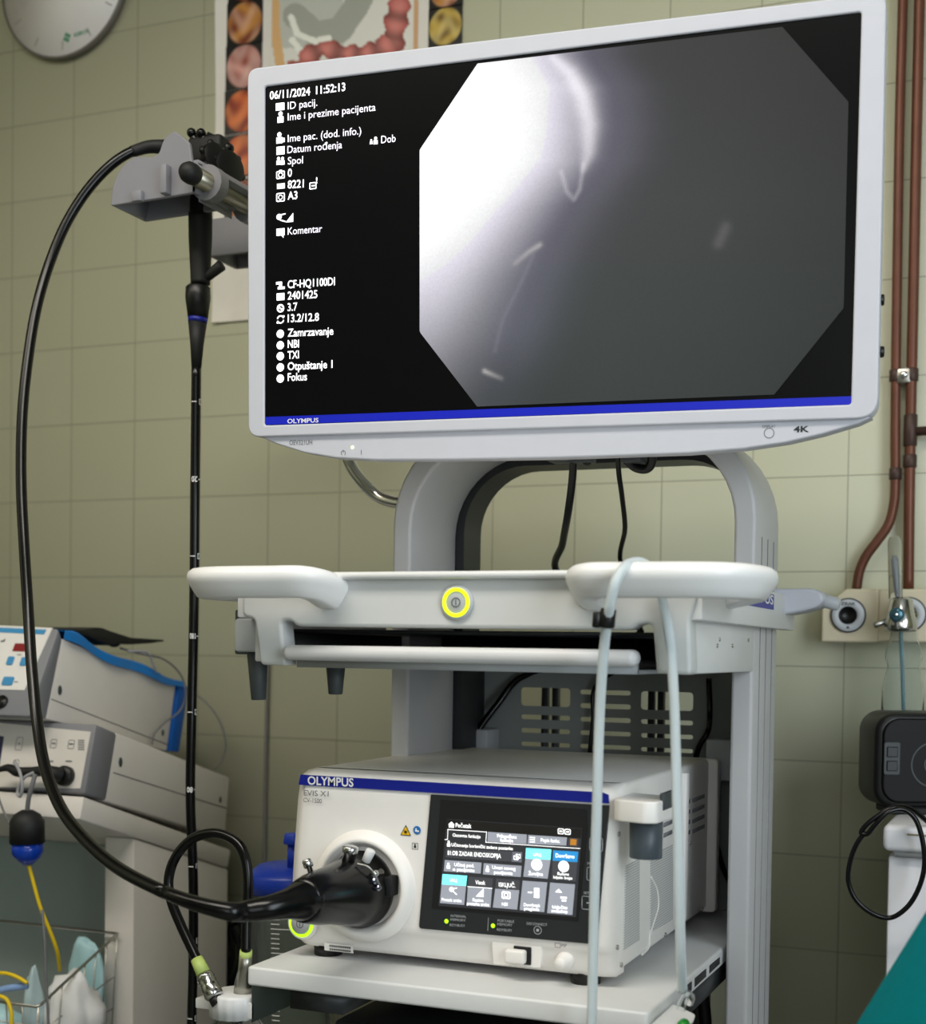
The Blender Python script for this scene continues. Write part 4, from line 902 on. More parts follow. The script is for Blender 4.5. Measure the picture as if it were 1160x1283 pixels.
# ------------------------------------------------------------------ water bottle with looped hose
BY = 1.33
bc = at(297, 1255, BY); cap0 = at(297, 1271, BY).z; cap1 = at(297, 1242, BY).z
WB = thing('water_bottle', (bc.x, BY, cap0-.12), 'clear bottle with ribbed white cap and looped black hose at the left shelf corner', 'bottle')
n = 72
b = MB(); prof = [(0, 1), (cap1-cap0-.004, 1), (cap1-cap0-.0012, .97), (cap1-cap0, .90)]
rings = []
for t_, s in prof: rings.append([b.bm.verts.new((bc.x+(.0305*s+(.0008 if k % 4 < 2 and t_ < .03 and s == 1 else 0))*math.cos(2*math.pi*k/n), BY+(.0305*s+(.0008 if k % 4 < 2 and s == 1 else 0))*math.sin(2*math.pi*k/n), cap0+t_)) for k in range(n)])
for A_, B_ in zip(rings, rings[1:]):
    for k in range(n): b.bm.faces.new((A_[k], A_[(k+1) % n], B_[(k+1) % n], B_[k]))
b.bm.faces.new(rings[0][::-1]); b.bm.faces.new(rings[-1])
CAPO = b.build('cap', WHITE, WB)
MB().box((bc.x-.050, BY-.010, cap0+.004), (bc.x-.026, BY+.006, cap0+.016), .0015).build('cap_tab', WHITE, CAPO)
MB().box((bc.x+.022, BY-.018, cap0+.002), (bc.x+.034, BY-.006, cap0+.020), .001).build('cap_tab', WHITE, CAPO)
MB().lathe((bc.x, BY, cap0+.002), -Z, [(0, .024), (.006, .024), (.02, .034), (.035, .036), (.115, .036), (.122, .032), (.122, .001)], 36).build('bottle', CLEAR, WB)
lp = [(308, 1195), (309, 1150), (311, 1110), (308, 1078), (299, 1058), (283, 1047), (264, 1044), (243, 1050), (226, 1065), (215, 1085), (211, 1107), (215, 1130), (226, 1158), (238, 1184), (249, 1207)]
P = [at(x, y, BY-.015+.02*math.sin(i/14*math.pi)) for i, (x, y) in enumerate(lp)]
MB().tube(P, .0058, 7, 16).build('hose', RUBBER, WB)
pc = Vector((at(305, 1215, BY).x, BY, cap1))
MB().lathe(pc+Vector((0, 0, -.002)), P[0]-pc, [(0, .0115), (.015, .0105), (.032, .0078), ((P[0]-pc).length, .0072)], 22).build('metal_connector', STEEL, WB, label='steel connector standing on the cap')
MB().lathe(P[0]-(P[0]-pc).normalized()*.008, P[0]-pc, [(0, .0076), (.012, .0070)], 18).build('collar', GREENC, WB, label='pale green collar')
pa, pd = P[-1], (P[-1]-P[-2]).normalized()
MB().lathe(pa-pd*.006, pd, [(0, .0070), (.020, .0085)], 20).build('collar', GREENC, WB, label='pale green collar')
MB().lathe(pa+pd*.014, pd, [(0, .0086), (.006, .0105), (.008, .0095), (.010, .0105), (.014, .0095), (.016, .0105), (.028, .0110), (.030, .0098), (.032, .0075)], 24).build('metal_connector', CHROME, WB, label='ribbed chrome plug')
MB().cyl(pa+pd*.046, pa+pd*.054, .0080, .0075, 18).build('plug_tip', BLACK, WB)
# bracket that carries the bottle from the shelf
bx0 = bc.x+.030; b = MB()
b.prism([(bx0, BY-.018, cap0-.002), (bx0, BY-.018, shelfZ-.0215), (bx0+.10, BY-.018, shelfZ-.0215)], (0, .05, 0), .001); BRK = b.build('bottle_bracket', mat('dark_green_grey', (44, 54, 52), .5), TR)

# ------------------------------------------------------------------ suction canister behind
KY = 1.62
kc = at(368, 1120, KY); kz1 = at(345, 1110, KY).z; kz0 = .36
SC = thing('suction_canister', (kc.x, KY, kz0), 'graduated clear suction jar with a blue lid, behind the left of the shelf', 'suction jar')
kr = kc.x-at(320, 1150, KY).x
MB().lathe((kc.x, KY, kz0), Z, [(0, kr*.78), (kz1-kz0, kr), (kz1-kz0, kr-.002), (.003, kr*.78-.002), (.003, .001)], 40).build('jar', FROST, SC)
LDp = MB().lathe((kc.x, KY, kz1), Z, [(-.004, kr*1.03), (.018, kr*1.03), (.022, kr*.98), (.031, kr*.80), (.033, .001)], 40).build('lid', BLUEP, SC)
a = at(377, 1053, KY); MB().cyl((a.x, KY-.02, kz1+.03), (a.x, KY-.02, a.z), .008, n=16).cyl((a.x, KY-.02, a.z-.002), (a.x, KY-.02, a.z+.012), .014, .012, 20, .001).build('lid_port', BLUEP, LDp)
gm_ = MB(); ang0 = math.atan2(-KY, -kc.x)
for k in range(26):
    z_ = kz1-.014-.0065*k
    r_ = kr*(.78+.22*(z_-kz0)/(kz1-kz0))+.0006; L_ = 26 if k % 5 == 0 else 12
    for s_, base in ((1, math.degrees(ang0)-30),):
        a0, a1 = math.radians(base), math.radians(base+L_); pts = [(kc.x+r_*math.cos(a0+(a1-a0)*j/4), KY+r_*math.sin(a0+(a1-a0)*j/4)) for j in range(5)]
        for j in range(4): gm_.bm.faces.new([gm_.bm.verts.new((pts[j][0], pts[j][1], z_)), gm_.bm.verts.new((pts[j+1][0], pts[j+1][1], z_)), gm_.bm.verts.new((pts[j+1][0], pts[j+1][1], z_+.0014)), gm_.bm.verts.new((pts[j][0], pts[j][1], z_+.0014))])
gm_.build('graduation', INK, SC)
MB().cyl((kc.x, KY, kz0-.004), (kc.x, KY, kz0), kr*.85, n=30).box((kc.x-.02, KY-.005, kz0-.012), (ax0+.008, KY+.02, kz0-.004)).build('jar_bracket', STEEL, SC)

# ------------------------------------------------------------------ loose cables of the trolley
def cable(name, pts, r, m, label, cat='cable', n=10, k=7):
    o = MB().tube(pts, r, k, n).build(name, m); return tag(o, label, cat)
cable('monitor_cable', [at(719, 562, 1.53)]+[at(x, y, Yc) for x, y, Yc in ((717, 600, 1.56), (712, 640, 1.60), (705, 680, 1.68), (700, 720, 1.77))]+[Vector((-.52, 1.81, 1.03)), at(650, 850, 1.84), at(625, 880, 1.83), at(600, 914, 1.81), at(590, 935, 1.80)], .0050, RUBBER, 'thick black cable hanging from the monitor, left of the thin one')
cable('monitor_cable', [at(774, 560, 1.53)]+[at(x, y, Yc) for x, y, Yc in ((775, 590, 1.56), (779, 620, 1.60), (783, 660, 1.66), (781, 715, 1.76))]+[Vector((-.47, 1.81, 1.03)), at(746, 860, 1.835), at(743, 900, 1.835), at(738, 950, 1.835)], .0033, RUBBER, 'thin black cable hanging from the monitor, right of the thick one')
cable('monitor_cable', [at(779, 562, 1.53), at(785, 576, 1.545), at(797, 586, 1.55), at(811, 587, 1.55), at(817, 578, 1.545), at(814, 562, 1.53)], .0055, RUBBER, 'thick black cable looping just under the monitor edge')
cable('monitor_cable', [at(728, 562, 1.53), at(731, 576, 1.54), at(736, 580, 1.54), at(740, 574, 1.54), at(742, 562, 1.53)], .0035, RUBBER, 'tiny black cable loop under the monitor, between the hanging cables')
cable('power_cable', [at(888, 850, 1.83), at(889, 900, 1.83), at(886, 918, 1.81), at(876, 935, 1.81), at(870, 955, 1.82)], .0040, RUBBER, 'black cable beside the grey cover, behind the processor at right')
cable('power_cable', [at(894, 1040, 1.84), at(905, 1085, 1.83), at(915, 1110, 1.82), at(918, 1150, 1.83)], .0035, RUBBER, 'thin dark cable right of the processor, beside the post')
b = MB()
for i, (xa, xb2, yt) in enumerate(((277, 279, 1152), (281, 292, 1150), (285, 300, 1156), (283, 288, 1165))):
    o = cable('cable_loop', [Vector((at(xa, 1283, 2.176).x, 2.176, .012)), at(xa, 1240, 2.176), at(xa, 1180, 2.176), at(xa+3, yt+6, 2.176), at((xa+xb2)/2+6, yt, 2.176), at(xb2+8, yt+8, 2.176), at(xb2+13, 1195, 2.176), at(xb2+2, 1240, 2.176), Vector((at(xb2, 1283, 2.176).x, 2.176, .012))], .0045, MATTEB, 'black cord hanging in a bundle behind the looped hose', n=8)
    o['group'] = 'cords hanging behind the trolley'
for i, (x0, x1) in enumerate(((655, 650), (690, 686), (700, 715), (712, 728))):
    o = cable('lower_cord', [at(x0, 1238, 1.755), at(x0, 1255, 1.77), at((x0+x1)/2, 1270, 1.785), at(x1, 1290, 1.79), Vector((at(x1, 1290, 1.79).x, 1.79, .42))], .0035, MATTEB, 'dark cord hanging below the shelf, behind the lower box', n=8)
    o['group'] = 'cords below the shelf'
o = cable('post_cord', [at(890, 1190, 1.70), at(880, 1230, 1.70), at(884, 1283, 1.70), Vector((at(884, 1283, 1.7).x, 1.7, .45))], .008, MATTEB, 'thick dark cord under the shelf, left of the right post', n=10)

# ------------------------------------------------------------------ left trolley with two tilted units
def YZ(pt, X_): p = atX(pt[0], pt[1], X_); return p
LX = -1.34; UX = -1.42
LT = thing('device_trolley', (LX-.25, 1.9, 0), 'grey-white cabinet with a tilted top at the left, carrying two stacked units', 'cabinet')
sl = [YZ((105, 998), LX), YZ((100, 1027), LX), YZ((286, 1088), LX), YZ((290, 1065), LX)]
MB().prism(sl, (-.62, 0, 0), .004, 2).build('tilted_top', CREAMW, LT)
ctop = [YZ((100, 1027), LX), YZ((286, 1088), LX)]
def under(y): return ctop[0].z+(ctop[1].z-ctop[0].z)*(y-ctop[0].y)/(ctop[1].y-ctop[0].y)
cy0 = YZ((170, 1060), LX).y; cy1 = 2.06
def side(x0, nm):
    MB().prism([(x0, cy0, .08), (x0, cy1, .08), (x0, cy1, under(cy1)-.001), (x0, cy0, under(cy0)-.001)], (-.057, 0, 0), .003, 2).build(nm, CREAMW, LT)
side(LX-.003, 'side_panel'); side(LX-.55, 'side_panel')
MB().prism([(LX-.06, cy0+.10, .08), (LX-.06, cy0+.11, .08), (LX-.06, cy0+.11, under(cy0+.11)-.001), (LX-.06, cy0+.10, under(cy0+.10)-.001)], (-.49, 0, 0)).build('back_panel', TEALBACK, LT)
MB().box((LX-.61, 1.62, .08), (LX-.003, cy1, .13), .01).build('base', CREAMW, LT)
for xx in (LX-.05, LX-.56):
    for yy in (1.68, 2.0): MB().cyl((xx-.012, yy, .04), (xx+.012, yy, .04), .04, n=24, ch=.004).build('wheel', MATTEB, LT)
bsz = YZ((48, 1262), -1.365).z-.12
MB().box((LX-.54, cy0-.02, bsz-.015), (LX-.062, cy0+.10, bsz), .002).box((LX-.54, 1.575, bsz-.015), (LX-.005, cy0-.004, bsz), .002).build('inner_shelf', CREAMW, LT)
def unit(X_, bez_, case_, w_, name, label):
    T_ = thing(name, YZ(case_[1], X_)+Vector((-w_/2, .15, 0)), label, 'medical unit')
    bz = [YZ(p, X_) for p in bez_]; cs = [YZ(p, X_) for p in case_]
    MB().prism(cs, (-w_, 0, 0), .003, 2).build('casing', CREAMW, T_)
    MB().prism(bz, (-w_-.004, 0, 0), .005, 2).build('front_frame', GREYM, T_)
    pn = (bz[0]-bz[1]).normalized(); pl = Pl(bz[1], X, pn); return T_, pl, bz, cs
# lower unit
LU, lp_, bz, cs = unit(LX, [(121, 907), (106, 994.5), (134, 1004), (147.6, 918.6)], [(146, 918), (132, 1004), (282, 1050), (288, 974.5)], .36, 'electrosurgical_unit', 'lower tilted white unit with grey frame on the left cabinet, black plug in its front')
f = lp_.uv
pan = [f(114, 917), f(-60, 900), f(-75, 985), f(101, 988)]
MB().plate(lp_, pan, [], -.001, .0012).build('control_panel', CREAMW, LU)
b = MB(); H_ = .0018
b.m(1).quad(lp_, [f(-30, 918), f(6, 923), f(0, 962), f(-36, 958)], H_); b.m(0)
for x, y, w_, h_ in ((25, 932, .012, .020), (68, 932, .011, .013), (90, 933, .011, .013), (21, 957, .010, .012)): c_ = f(x, y); b.line(lp_, rrect(c_[0]-w_/2, c_[1]-h_/2, c_[0]+w_/2, c_[1]+h_/2, .002, 2), .0008, H_, True)
for x, y, w_ in ((68, 931.5, 6), (90, 932.5, 7), (64, 954, 9), (87, 954, 10), (25, 932, 3)): c_ = f(x, y); rect(b, lp_, c_, w_*.0012, .0022, H_)
for k in range(5): rect(b, lp_, f(102.5, 928+k*2.8), .012, .0016, H_)
b.build('panel_marks', [GINK, mat('navy_display', (16, 18, 70), .3)], LU)
pq = f(84, 973); pw = lp_.w(*pq)
MB().cyl(pw-lp_.n*.001, pw+lp_.n*.012, .0155, n=26, ch=.002).build('socket', BLACK, LU)
pg = MB().tube([pw+lp_.n*.012+Vector((-.002, 0, 0)), pw+lp_.n*.022+Vector((-.008, 0, .002)), lp_.at(60, 966, .026), lp_.at(40, 967, .028), lp_.at(22, 967, .03), lp_.at(10, 962, .03), lp_.at(-6, 966, .032)], [.011, .0100, .0085, .0075, .0080, .0060, .003], 6, 16).build('black_plug_lead', MATTEB); tag(pg, 'black plug lying across the front of the lower white unit', 'plug')
b = MB(); c_ = atX(151, 955, LX); b.ball(c_, .005, 10, (.3, 1, 1.6)); c_ = atX(276, 1002, LX); b.ball(c_, .004, 10, (.3, 1, 1.5)); b.build('case_screw', DGREY, LU)
s0, s1 = atX(142, 968, LX), atX(284, 1013, LX); MB().sweep([s0, s1], .0008, n=6).build('case_seam', DGREY, LU)
# upper unit
w_u = .33
UU, up_, bz, cs = unit(UX, [(74, 786.5), (36, 898), (58.5, 902), (79, 801)], [(78.5, 800), (58.5, 901), (209.7, 941), (220.7, 856.6)], .33, 'electrosurgical_unit', 'upper tilted white unit with red display and blue buttons, stacked on the left')
f = up_.uv
MB().plate(up_, [f(66, 787), f(-70, 781), f(-95, 862), f(31, 865)], [], -.001, .0012).build('control_panel', mat('panel_white', (226, 224, 220), .4), UU)
b = MB()
b.m(0).quad(up_, [f(59, 789.5), f(-60, 784), f(-62, 790), f(56, 795.5)], H_); b.m(1).quad(up_, [f(34, 807), f(20, 806.5), f(16, 816.5), f(32, 817)], H_)
b.m(0)
for x, y in ((14, 828.5), (31, 829.5)): c_ = f(x, y); b.plate(up_, rrect(c_[0]-.006, c_[1]-.007, c_[0]+.006, c_[1]+.007, .002, 2), [], 0, .003)
c_ = f(11, 854); b.plate(up_, rrect(c_[0]-.010, c_[1]-.007, c_[0]+.010, c_[1]+.007, .002, 2), [], 0, .003)
c_ = f(4, 804); b.m(2); rect(b, up_, c_, .007, .003, H_); rect(b, up_, (c_[0]+.003, c_[1]+.002), .003, .004, H_)
for x, y in ((25, 821), (21, 855)): rect(b, up_, f(x, y), .008, .0014, H_)
b.build('panel_marks', [BTNB, REDL, GINK], UU)
c_ = up_.at(3, 880); MB().cyl(c_-up_.n*.001, c_+up_.n*.004, .0105, n=24).build('socket', BLACK, UU)
for yy_ in (.3, .9):
    p_ = cs[1].lerp(cs[2], yy_)
    for dx_ in (-.03, -w_u+.03):
        zl_ = YZ((147.6, 918.6), LX).z-.298*(p_.y-YZ((147.6, 918.6), LX).y); MB().cyl(Vector((p_.x+dx_, p_.y, zl_)), Vector((p_.x+dx_, p_.y, p_.z+.004)), .009, n=16).build('foot', MATTEB, UU)
b = MB(); c_ = atX(75, 865, UX); b.ball(c_, .005, 10, (.3, 1, 1.6)); c_ = atX(204, 918, UX); b.ball(c_, .004, 10, (.3, 1, 1.5)); b.build('case_screw', DGREY, UU)
s0, s1 = atX(64.5, 876, UX), atX(212, 934, UX); MB().sweep([s0, s1], .0008, n=6).build('case_seam', DGREY, UU)
# blue plastic over the upper unit
d_ = (cs[3]-cs[0]).normalized(); nu = Vector((0, -d_.z, d_.y)); Lc = (cs[3]-cs[0]).length
def film(u_, v_):
    s = u_*(Lc+.018)
    if v_ < .55: t_ = v_/.55; p = cs[0]+d_*(s-.004)+nu*(.006+.003*math.sin(s*40)+.008*math.exp(-((u_-.05)/.1)**2))+Vector((-.25*(1-t_)+.004, 0, 0)); return p
    t_ = (v_-.55)/.45; dp = .008+.008*math.sin(u_*3)
    return cs[0]+d_*(s-.004)+nu*(.006+.003*math.sin(s*40)-dp*t_+.008*math.exp(-((u_-.05)/.1)**2)*(1-t_))+Vector((.006+.0015*math.sin(s*60), 0, 0))
fm = MB().grid(film, 24, 16).build('blue_plastic_sheet', BLUET, solid=.0008, sharp=80)
tag(fm, 'blue plastic sheet lying over the upper white unit', 'sheet')
b = MB(); e0 = cs[3]; e1_ = cs[2]
b.hexa([e1_+Vector((-.2, .004, 0)), e1_+Vector((.004, .002, 0)), e1_+Vector((.004, .030, -.004)), e1_+Vector((-.2, .030, 0)), e0+Vector((-.2, .006, .004)), e0+Vector((.004, .004, .002)), e0+Vector((.004, .034, -.006)), e0+Vector((-.2, .034, 0))], .003)
bb_ = b.build('blue_rear_flap', mat('deep_blue_film', (0, 84, 168), .35)); tag(bb_, 'deep blue plastic piece behind the back end of the upper white unit', 'sheet')
# black plate on top
bpp = [atX(x, y, UX+.002) for x, y in ((84, 788.5), (105, 789), (120, 786), (128, 786.5), (140, 791), (165, 799), (205, 801.5), (206.5, 803.5), (190, 806), (165, 807.5), (150, 806), (141, 809), (128, 805), (110, 797))]
bp_ = MB().prism(bpp, (-.16, .02, 0), .0015, 2).build('black_return_plate', MATTEB); tag(bp_, 'black curved plate lying on the blue sheet over the upper unit', 'plate')
bl_ = MB().ball(atX(143, 806, UX-.02), .010, 12, (1, 1.2, .7)).build('plate_foot', MATTEB, bp_)
cable('thin_cable', [atX(150, 812, UX-.01)+Vector((0, 0, 0)), atX(180, 820, UX+.01), atX(205, 826, UX+.02), atX(226, 845, UX+.03), atX(233, 868, UX+.035), atX(226, 890, UX+.025), atX(205, 906, UX+.02), atX(193, 920, UX+.015), atX(190, 933, UX+.012)], .0018, CABLEG, 'thin grey cable lying over the blue sheet and down the upper unit', n=8)
cable('thin_cable', [atX(160, 816, UX), atX(185, 818, UX+.012), atX(192, 832, UX+.014), atX(196, 842, UX+.014)], .0022, CABLEL, 'short pale cable curl on the blue sheet', n=8)
cable('thin_cable', [at(232, 862, 2.12), at(258, 880, 2.12), at(276, 905, 2.12), at(283, 935, 2.12), at(277, 955, 2.11), at(268, 964, 2.07)], .0016, CABLEG, 'thin grey cable bowing out against the tiled wall behind the units', n=8)
# hanging plug with yellow leads
PLx = Pl((0, 1.60, 0), X, Z)
hy = 1.60
cable('lead', [at(44, 970, hy), at(40, 985, hy-.004), at(36, 1000, hy-.004), at(34, 1017, hy)], .0035, CABLEG, 'grey lead running down into the black and blue plug', 'cable', 10)
cable('lead', [at(18, 954, hy), at(25, 968, hy-.006), at(28, 985, hy-.01), at(25, 998, hy-.008), at(22, 993, hy-.006), at(30, 975, hy-.003), at(42, 968, hy)], .0024, CABLEL, 'pale grey looped lead in front of the lower unit', 'cable', 8)
cable('lead', [at(-6, 985, hy), at(2, 1010, hy), at(10, 1028, hy), at(16, 1038, hy)], .0016, CABLEG, 'thin grey lead at the left edge beside the black and blue plug', 'cable', 8)
PL = thing('hanging_plug', at(34, 1084, hy), 'black and translucent blue plug hanging below the lower unit', 'plug')
a, m_, c_ = at(34, 1015, hy), at(34, 1056, hy), at(35, 1084, hy); ra = (at(51, 1040, hy).x-at(17.5, 1040, hy).x)/2
MB().lathe(a, m_-a, [(0, ra*.35), (.006, ra*.75), (.016, ra), ((m_-a).length, ra*1.02)], 24).build('plug_grip', MATTEB, PL)
MB().lathe(m_, c_-m_, [(0, ra*.92), (.014, ra*.92), (.022, ra*.75), ((c_-m_).length, ra*.25)], 24).build('plug_end', mat('blue_translucent', (20, 70, 190), .2, trans=.4), PL, label='translucent blue end')
cable('yellow_lead', [at(36, 1084, hy), at(43, 1110, hy+.005), at(50, 1135, hy+.01), at(62, 1165, hy+.02), at(71, 1190, hy+.03), at(75, 1216, hy+.05)], .0028, YELLOW, 'yellow lead hanging from the blue plug into the basket', 'cable', 8)
# wire basket and what lies in it
KX1 = -1.365; kb0 = atX(48, 1262, KX1); kb1 = atX(147, 1170, KX1); KXL = -1.80
BK = thing('wire_basket', (KX1-.19, (kb0.y+kb1.y)/2, bsz), 'wire basket with a sloping rim on the left cabinet shelf, at the bottom left', 'basket')
b = MB(); b.sweep([Vector((KXL, kb0.y, kb0.z)), Vector((KX1-.004, kb0.y, kb0.z)), kb0+Vector((0, .004, .002)), kb1, Vector((KX1, kb1.y+.002, kb1.z)), Vector((KXL, kb1.y, kb1.z))], .0022, n=8); b.build('rim', STEEL, BK)
for k in range(8):
    t_ = k/7; p = kb0.lerp(kb1, t_); MB().sweep([p, Vector((p.x-.012, p.y, bsz+.002))], .0012, n=6).build('wire', STEEL, BK)
for fz in (.35, .62, .85):
    MB().sweep([Vector((KX1-.012*fz, kb0.y, kb0.z+(bsz-kb0.z)*fz)), Vector((KX1-.012*fz, kb1.y, kb1.z+(bsz-kb1.z)*fz))], .0012, n=6).build('wire', STEEL, BK)
for k in range(12):
    x_ = KX1-.03*k; MB().sweep([Vector((x_, kb0.y, kb0.z)), Vector((x_, kb0.y+.012, bsz+.002))], .0012, n=6).build('wire', STEEL, BK)
MB().sweep([Vector((KX1-.004, kb0.y+.004, kb0.z-.03)), Vector((KXL, kb0.y+.004, kb0.z-.03))], .0012, n=6).build('wire', STEEL, BK)
MB().box((KXL, kb0.y+.012, bsz), (KX1-.012, kb1.y-.002, bsz+.003)).build('tray_floor', STEEL, BK)
def lump(name, c, r, sc, m, label, cat, amp=.18, seed=1, zf=None):
    b = MB(); b.ball((0, 0, 0), 1, 28); rs = np.random.RandomState(seed); ph = rs.uniform(0, 6, 9)
    for v in b.bm.verts:
        d = v.co.normalized(); k = 1+amp*(math.sin(5*d.x+ph[0])*math.sin(4*d.y+ph[1])+.5*math.sin(9*d.z+ph[2]+4*d.x)+.35*math.sin(13*d.y+ph[3]))
        v.co = Vector((d.x*k*r*sc[0], d.y*k*r*sc[1], d.z*k*r*sc[2]))+Vector(c)
        if zf is not None: v.co.z = max(v.co.z, zf)
    return tag(b.build(name, m, sharp=80), label, cat)
bf = bsz+.003
c_ = at(92, 1240, 1.69); lump('gauze_pack', (c_.x, 1.69, (bf+at(88, 1216, 1.69).z)/2), 1, (.042, .040, (at(88, 1216, 1.69).z-bf)/2-.002), GAUZE, 'crumpled white gauze pack in the wire basket', 'gauze', seed=2, zf=bf)
c_ = at(110, 1200, 1.76); lump('sterile_pouch', (c_.x, 1.757, (bf+at(118, 1172, 1.76).z)/2), 1, (.036, .012, (at(118, 1172, 1.76).z-bf)/2-.002), PACK, 'pale blue sterile pouch standing at the back right of the basket', 'pouch', .08, 5, bf)
c_ = at(42, 1240, 1.65); lump('sterile_pouch', (c_.x, 1.65, (bf+at(42, 1208, 1.65).z)/2), 1, (.012, .018, (at(42, 1208, 1.65).z-bf)/2-.002), mat('clear_wrap', (200, 222, 226), .2, trans=.3), 'shiny clear pouch standing in the front of the basket', 'pouch', .12, 9, bf)
c_ = at(10, 1268, 1.68); lump('sterile_pouch', (c_.x-.03, 1.69, (bf+at(10, 1262, 1.68).z)/2), 1, (.05, .035, (at(10, 1262, 1.68).z-bf)/2-.002), PACK, 'pale blue pouch lying low in the left of the basket', 'pouch', .1, 4, bf)
for i, (pts, l) in enumerate((([(-6, 1219), (10, 1220), (25, 1226), (34, 1232)], 'yellow lead curving over the left end of the basket'), ([(-8, 1246), (8, 1252), (14, 1268), (14, 1290)], 'yellow lead hanging low at the left end of the basket'))):
    cable('yellow_lead', [at(x, y, 1.585) for x, y in pts], .0030, YELLOW, l, 'cable', 8)
cable('blue_tube', [at(-8, 1243, 1.59), at(12, 1238, 1.59), at(34, 1235, 1.595)], .0055, mat('pale_blue_tube', (130, 160, 205), .35), 'pale blue tube lying across the front of the basket', 'tube')
cable('wire_lead', [at(53, 1140, 1.585), at(56, 1180, 1.58), at(58, 1230, 1.58), at(61, 1290, 1.58)], .0020, CABLEG, 'thin grey rod hanging in front of the basket', 'cable', 8)

# ------------------------------------------------------------------ things on the wall
def wq(x, y): return WALL.uv(x, y)
cc_ = at(86, -20, WY); CK = thing('wall_clock', (cc_.x, WY, cc_.z-.15), 'round pale wall clock at the upper left', 'clock')
CP = Pl((cc_.x, WY, cc_.z), X, Z)
MB().lathe((cc_.x, WY, cc_.z), -Yv, [(0, .146), (.012, .150), (.018, .149), (.018, .146)], 64, cap=False).lathe((cc_.x, WY, cc_.z), -Yv, [(.010, .147), (.014, .147)], 64).build('case', [mat('clock_rim', (110, 106, 98), .4)], CK)
MB().lathe((cc_.x, WY-.014, cc_.z), -Yv, [(0, .1475), (.0022, .1475)], 64).build('dial', CLOCKW, CK)
b = MB()
for k in range(12):
    a_ = math.radians(30*k); L_ = .016; b.line(CP, [(.118*math.sin(a_), .118*math.cos(a_)), ((.118+L_)*math.sin(a_), (.118+L_)*math.cos(a_))], .0022, .0168)
b.build('hour_mark', mat('clock_mark', (160, 150, 148), .5), CK)
b = MB()
def cpq(x, y): return CP.uv(x, y, .0165)
b.text(CP, 'KEROL', cpq(93, 46.5), cpq(112, 40.5), h=.0168, bold=.02, cap=.0075)
c_ = cpq(84, 47); 
for k in range(4): a_ = math.radians(90*k+20); disc(b, CP, (c_[0]+.005*math.cos(a_), c_[1]+.006*math.sin(a_)), .0038, .0168, 10)
b.build('dial_lettering', mat('clock_green', (40, 140, 96), .5), CK)
b = MB(); b.line(CP, [(0, 0), (.05, .052)], .006, .020); b.build('hour_hand', GREYM, CK); b = MB(); b.line(CP, [(0, 0), (-.02, .105)], .004, .022); b.build('minute_hand', GREYM, CK)
MB().cyl(CP.w(0, 0, .015), CP.w(0, 0, .024), .006).build('hub', GREYM, CK)
# poster
px0, px1 = wq(270, 200)[0], wq(580, 20)[0]; pz0 = wq(272, 405)[1]; pz1 = pz0+.72
PO = thing('anatomy_poster', ((px0+px1)/2, WY, pz0), 'glossy medical poster with endoscopic photos on the wall behind the monitor', 'poster')
def pof(u_, v_):
    x_ = px0+(px1-px0)*u_; z_ = pz0+(pz1-pz0)*v_; return Vector((x_, WY-.0015-.006*max(0, 1-u_/.06)*(.5+.5*math.sin(v_*9))-.004*max(0, 1-v_/.05), z_))
sheet = MB().grid(pof, 40, 30, flip=False).build('sheet', PAPER, PO, sharp=80)
POP = Pl((0, WY-.0028, 0), X, Z)
def blobphoto(x0, y0, x1, y1, pal, seed):
    rs = np.random.RandomState(seed); ph = rs.uniform(0, 6, 8); a = POP.uv(x0, y0); c_ = POP.uv(x1, y1)
    u0, u1 = sorted((a[0], c_[0])); v0, v1 = sorted((a[1], c_[1]))
    c1, c2, c3 = [np.array(lin(p)[:3]) for p in pal]; sx_, sy_ = rs.uniform(.35, .65, 2)
    def col(u_, v_, co):
        dx, dy = u_-.5, v_-.5; r = math.hypot(dx, dy)*2
        n = .5+.5*math.sin(7*dx+ph[0]+3*math.sin(5*dy+ph[1])); m2 = .5+.5*math.sin(9*dy+ph[2]+2*math.sin(8*dx+ph[3]))
        k = c1*n+c2*(1-n); k = k*(1-m2*.5)+c3*m2*.5
        lum = max(0, 1-.7*math.hypot(u_-sx_, v_-sy_)); k = k*(.45+.8*lum)
        mask = sstep(1.0, .90, r); bg = np.array([.006, .005, .005]); k = k*mask+bg*(1-mask); return (k[0], k[1], k[2], 1)
    MB().grid(lambda u_, v_: POP.w(u0+(u1-u0)*u_, v0+(v1-v0)*v_, 0), 34, 34, col).build('photo', VCP, PO)
PINK = [(206, 150, 140), (150, 70, 55), (225, 190, 180)]; ORG = [(200, 90, 40), (130, 40, 20), (225, 140, 80)]; AMB = [(190, 130, 60), (120, 50, 25), (225, 180, 150)]; YEL = [(190, 160, 70), (110, 80, 30), (225, 205, 130)]
blobphoto(284.5, 5, 329, 52, AMB, 1); blobphoto(283, 59, 328, 107, PINK, 2); blobphoto(281.5, 115, 327, 163, ORG, 3); blobphoto(280, 171, 326, 219, ORG, 4); blobphoto(279, 227, 325, 275, AMB, 5); blobphoto(286, -50, 330, -3, ORG, 6)
blobphoto(537, 12, 579, 54, YEL, 7); blobphoto(538, -36, 580, 6, AMB, 8); blobphoto(535, 62, 577, 104, ORG, 9); blobphoto(534, 112, 576, 154, PINK, 10)
a = POP.uv(342, -95); c_ = POP.uv(522, 150)
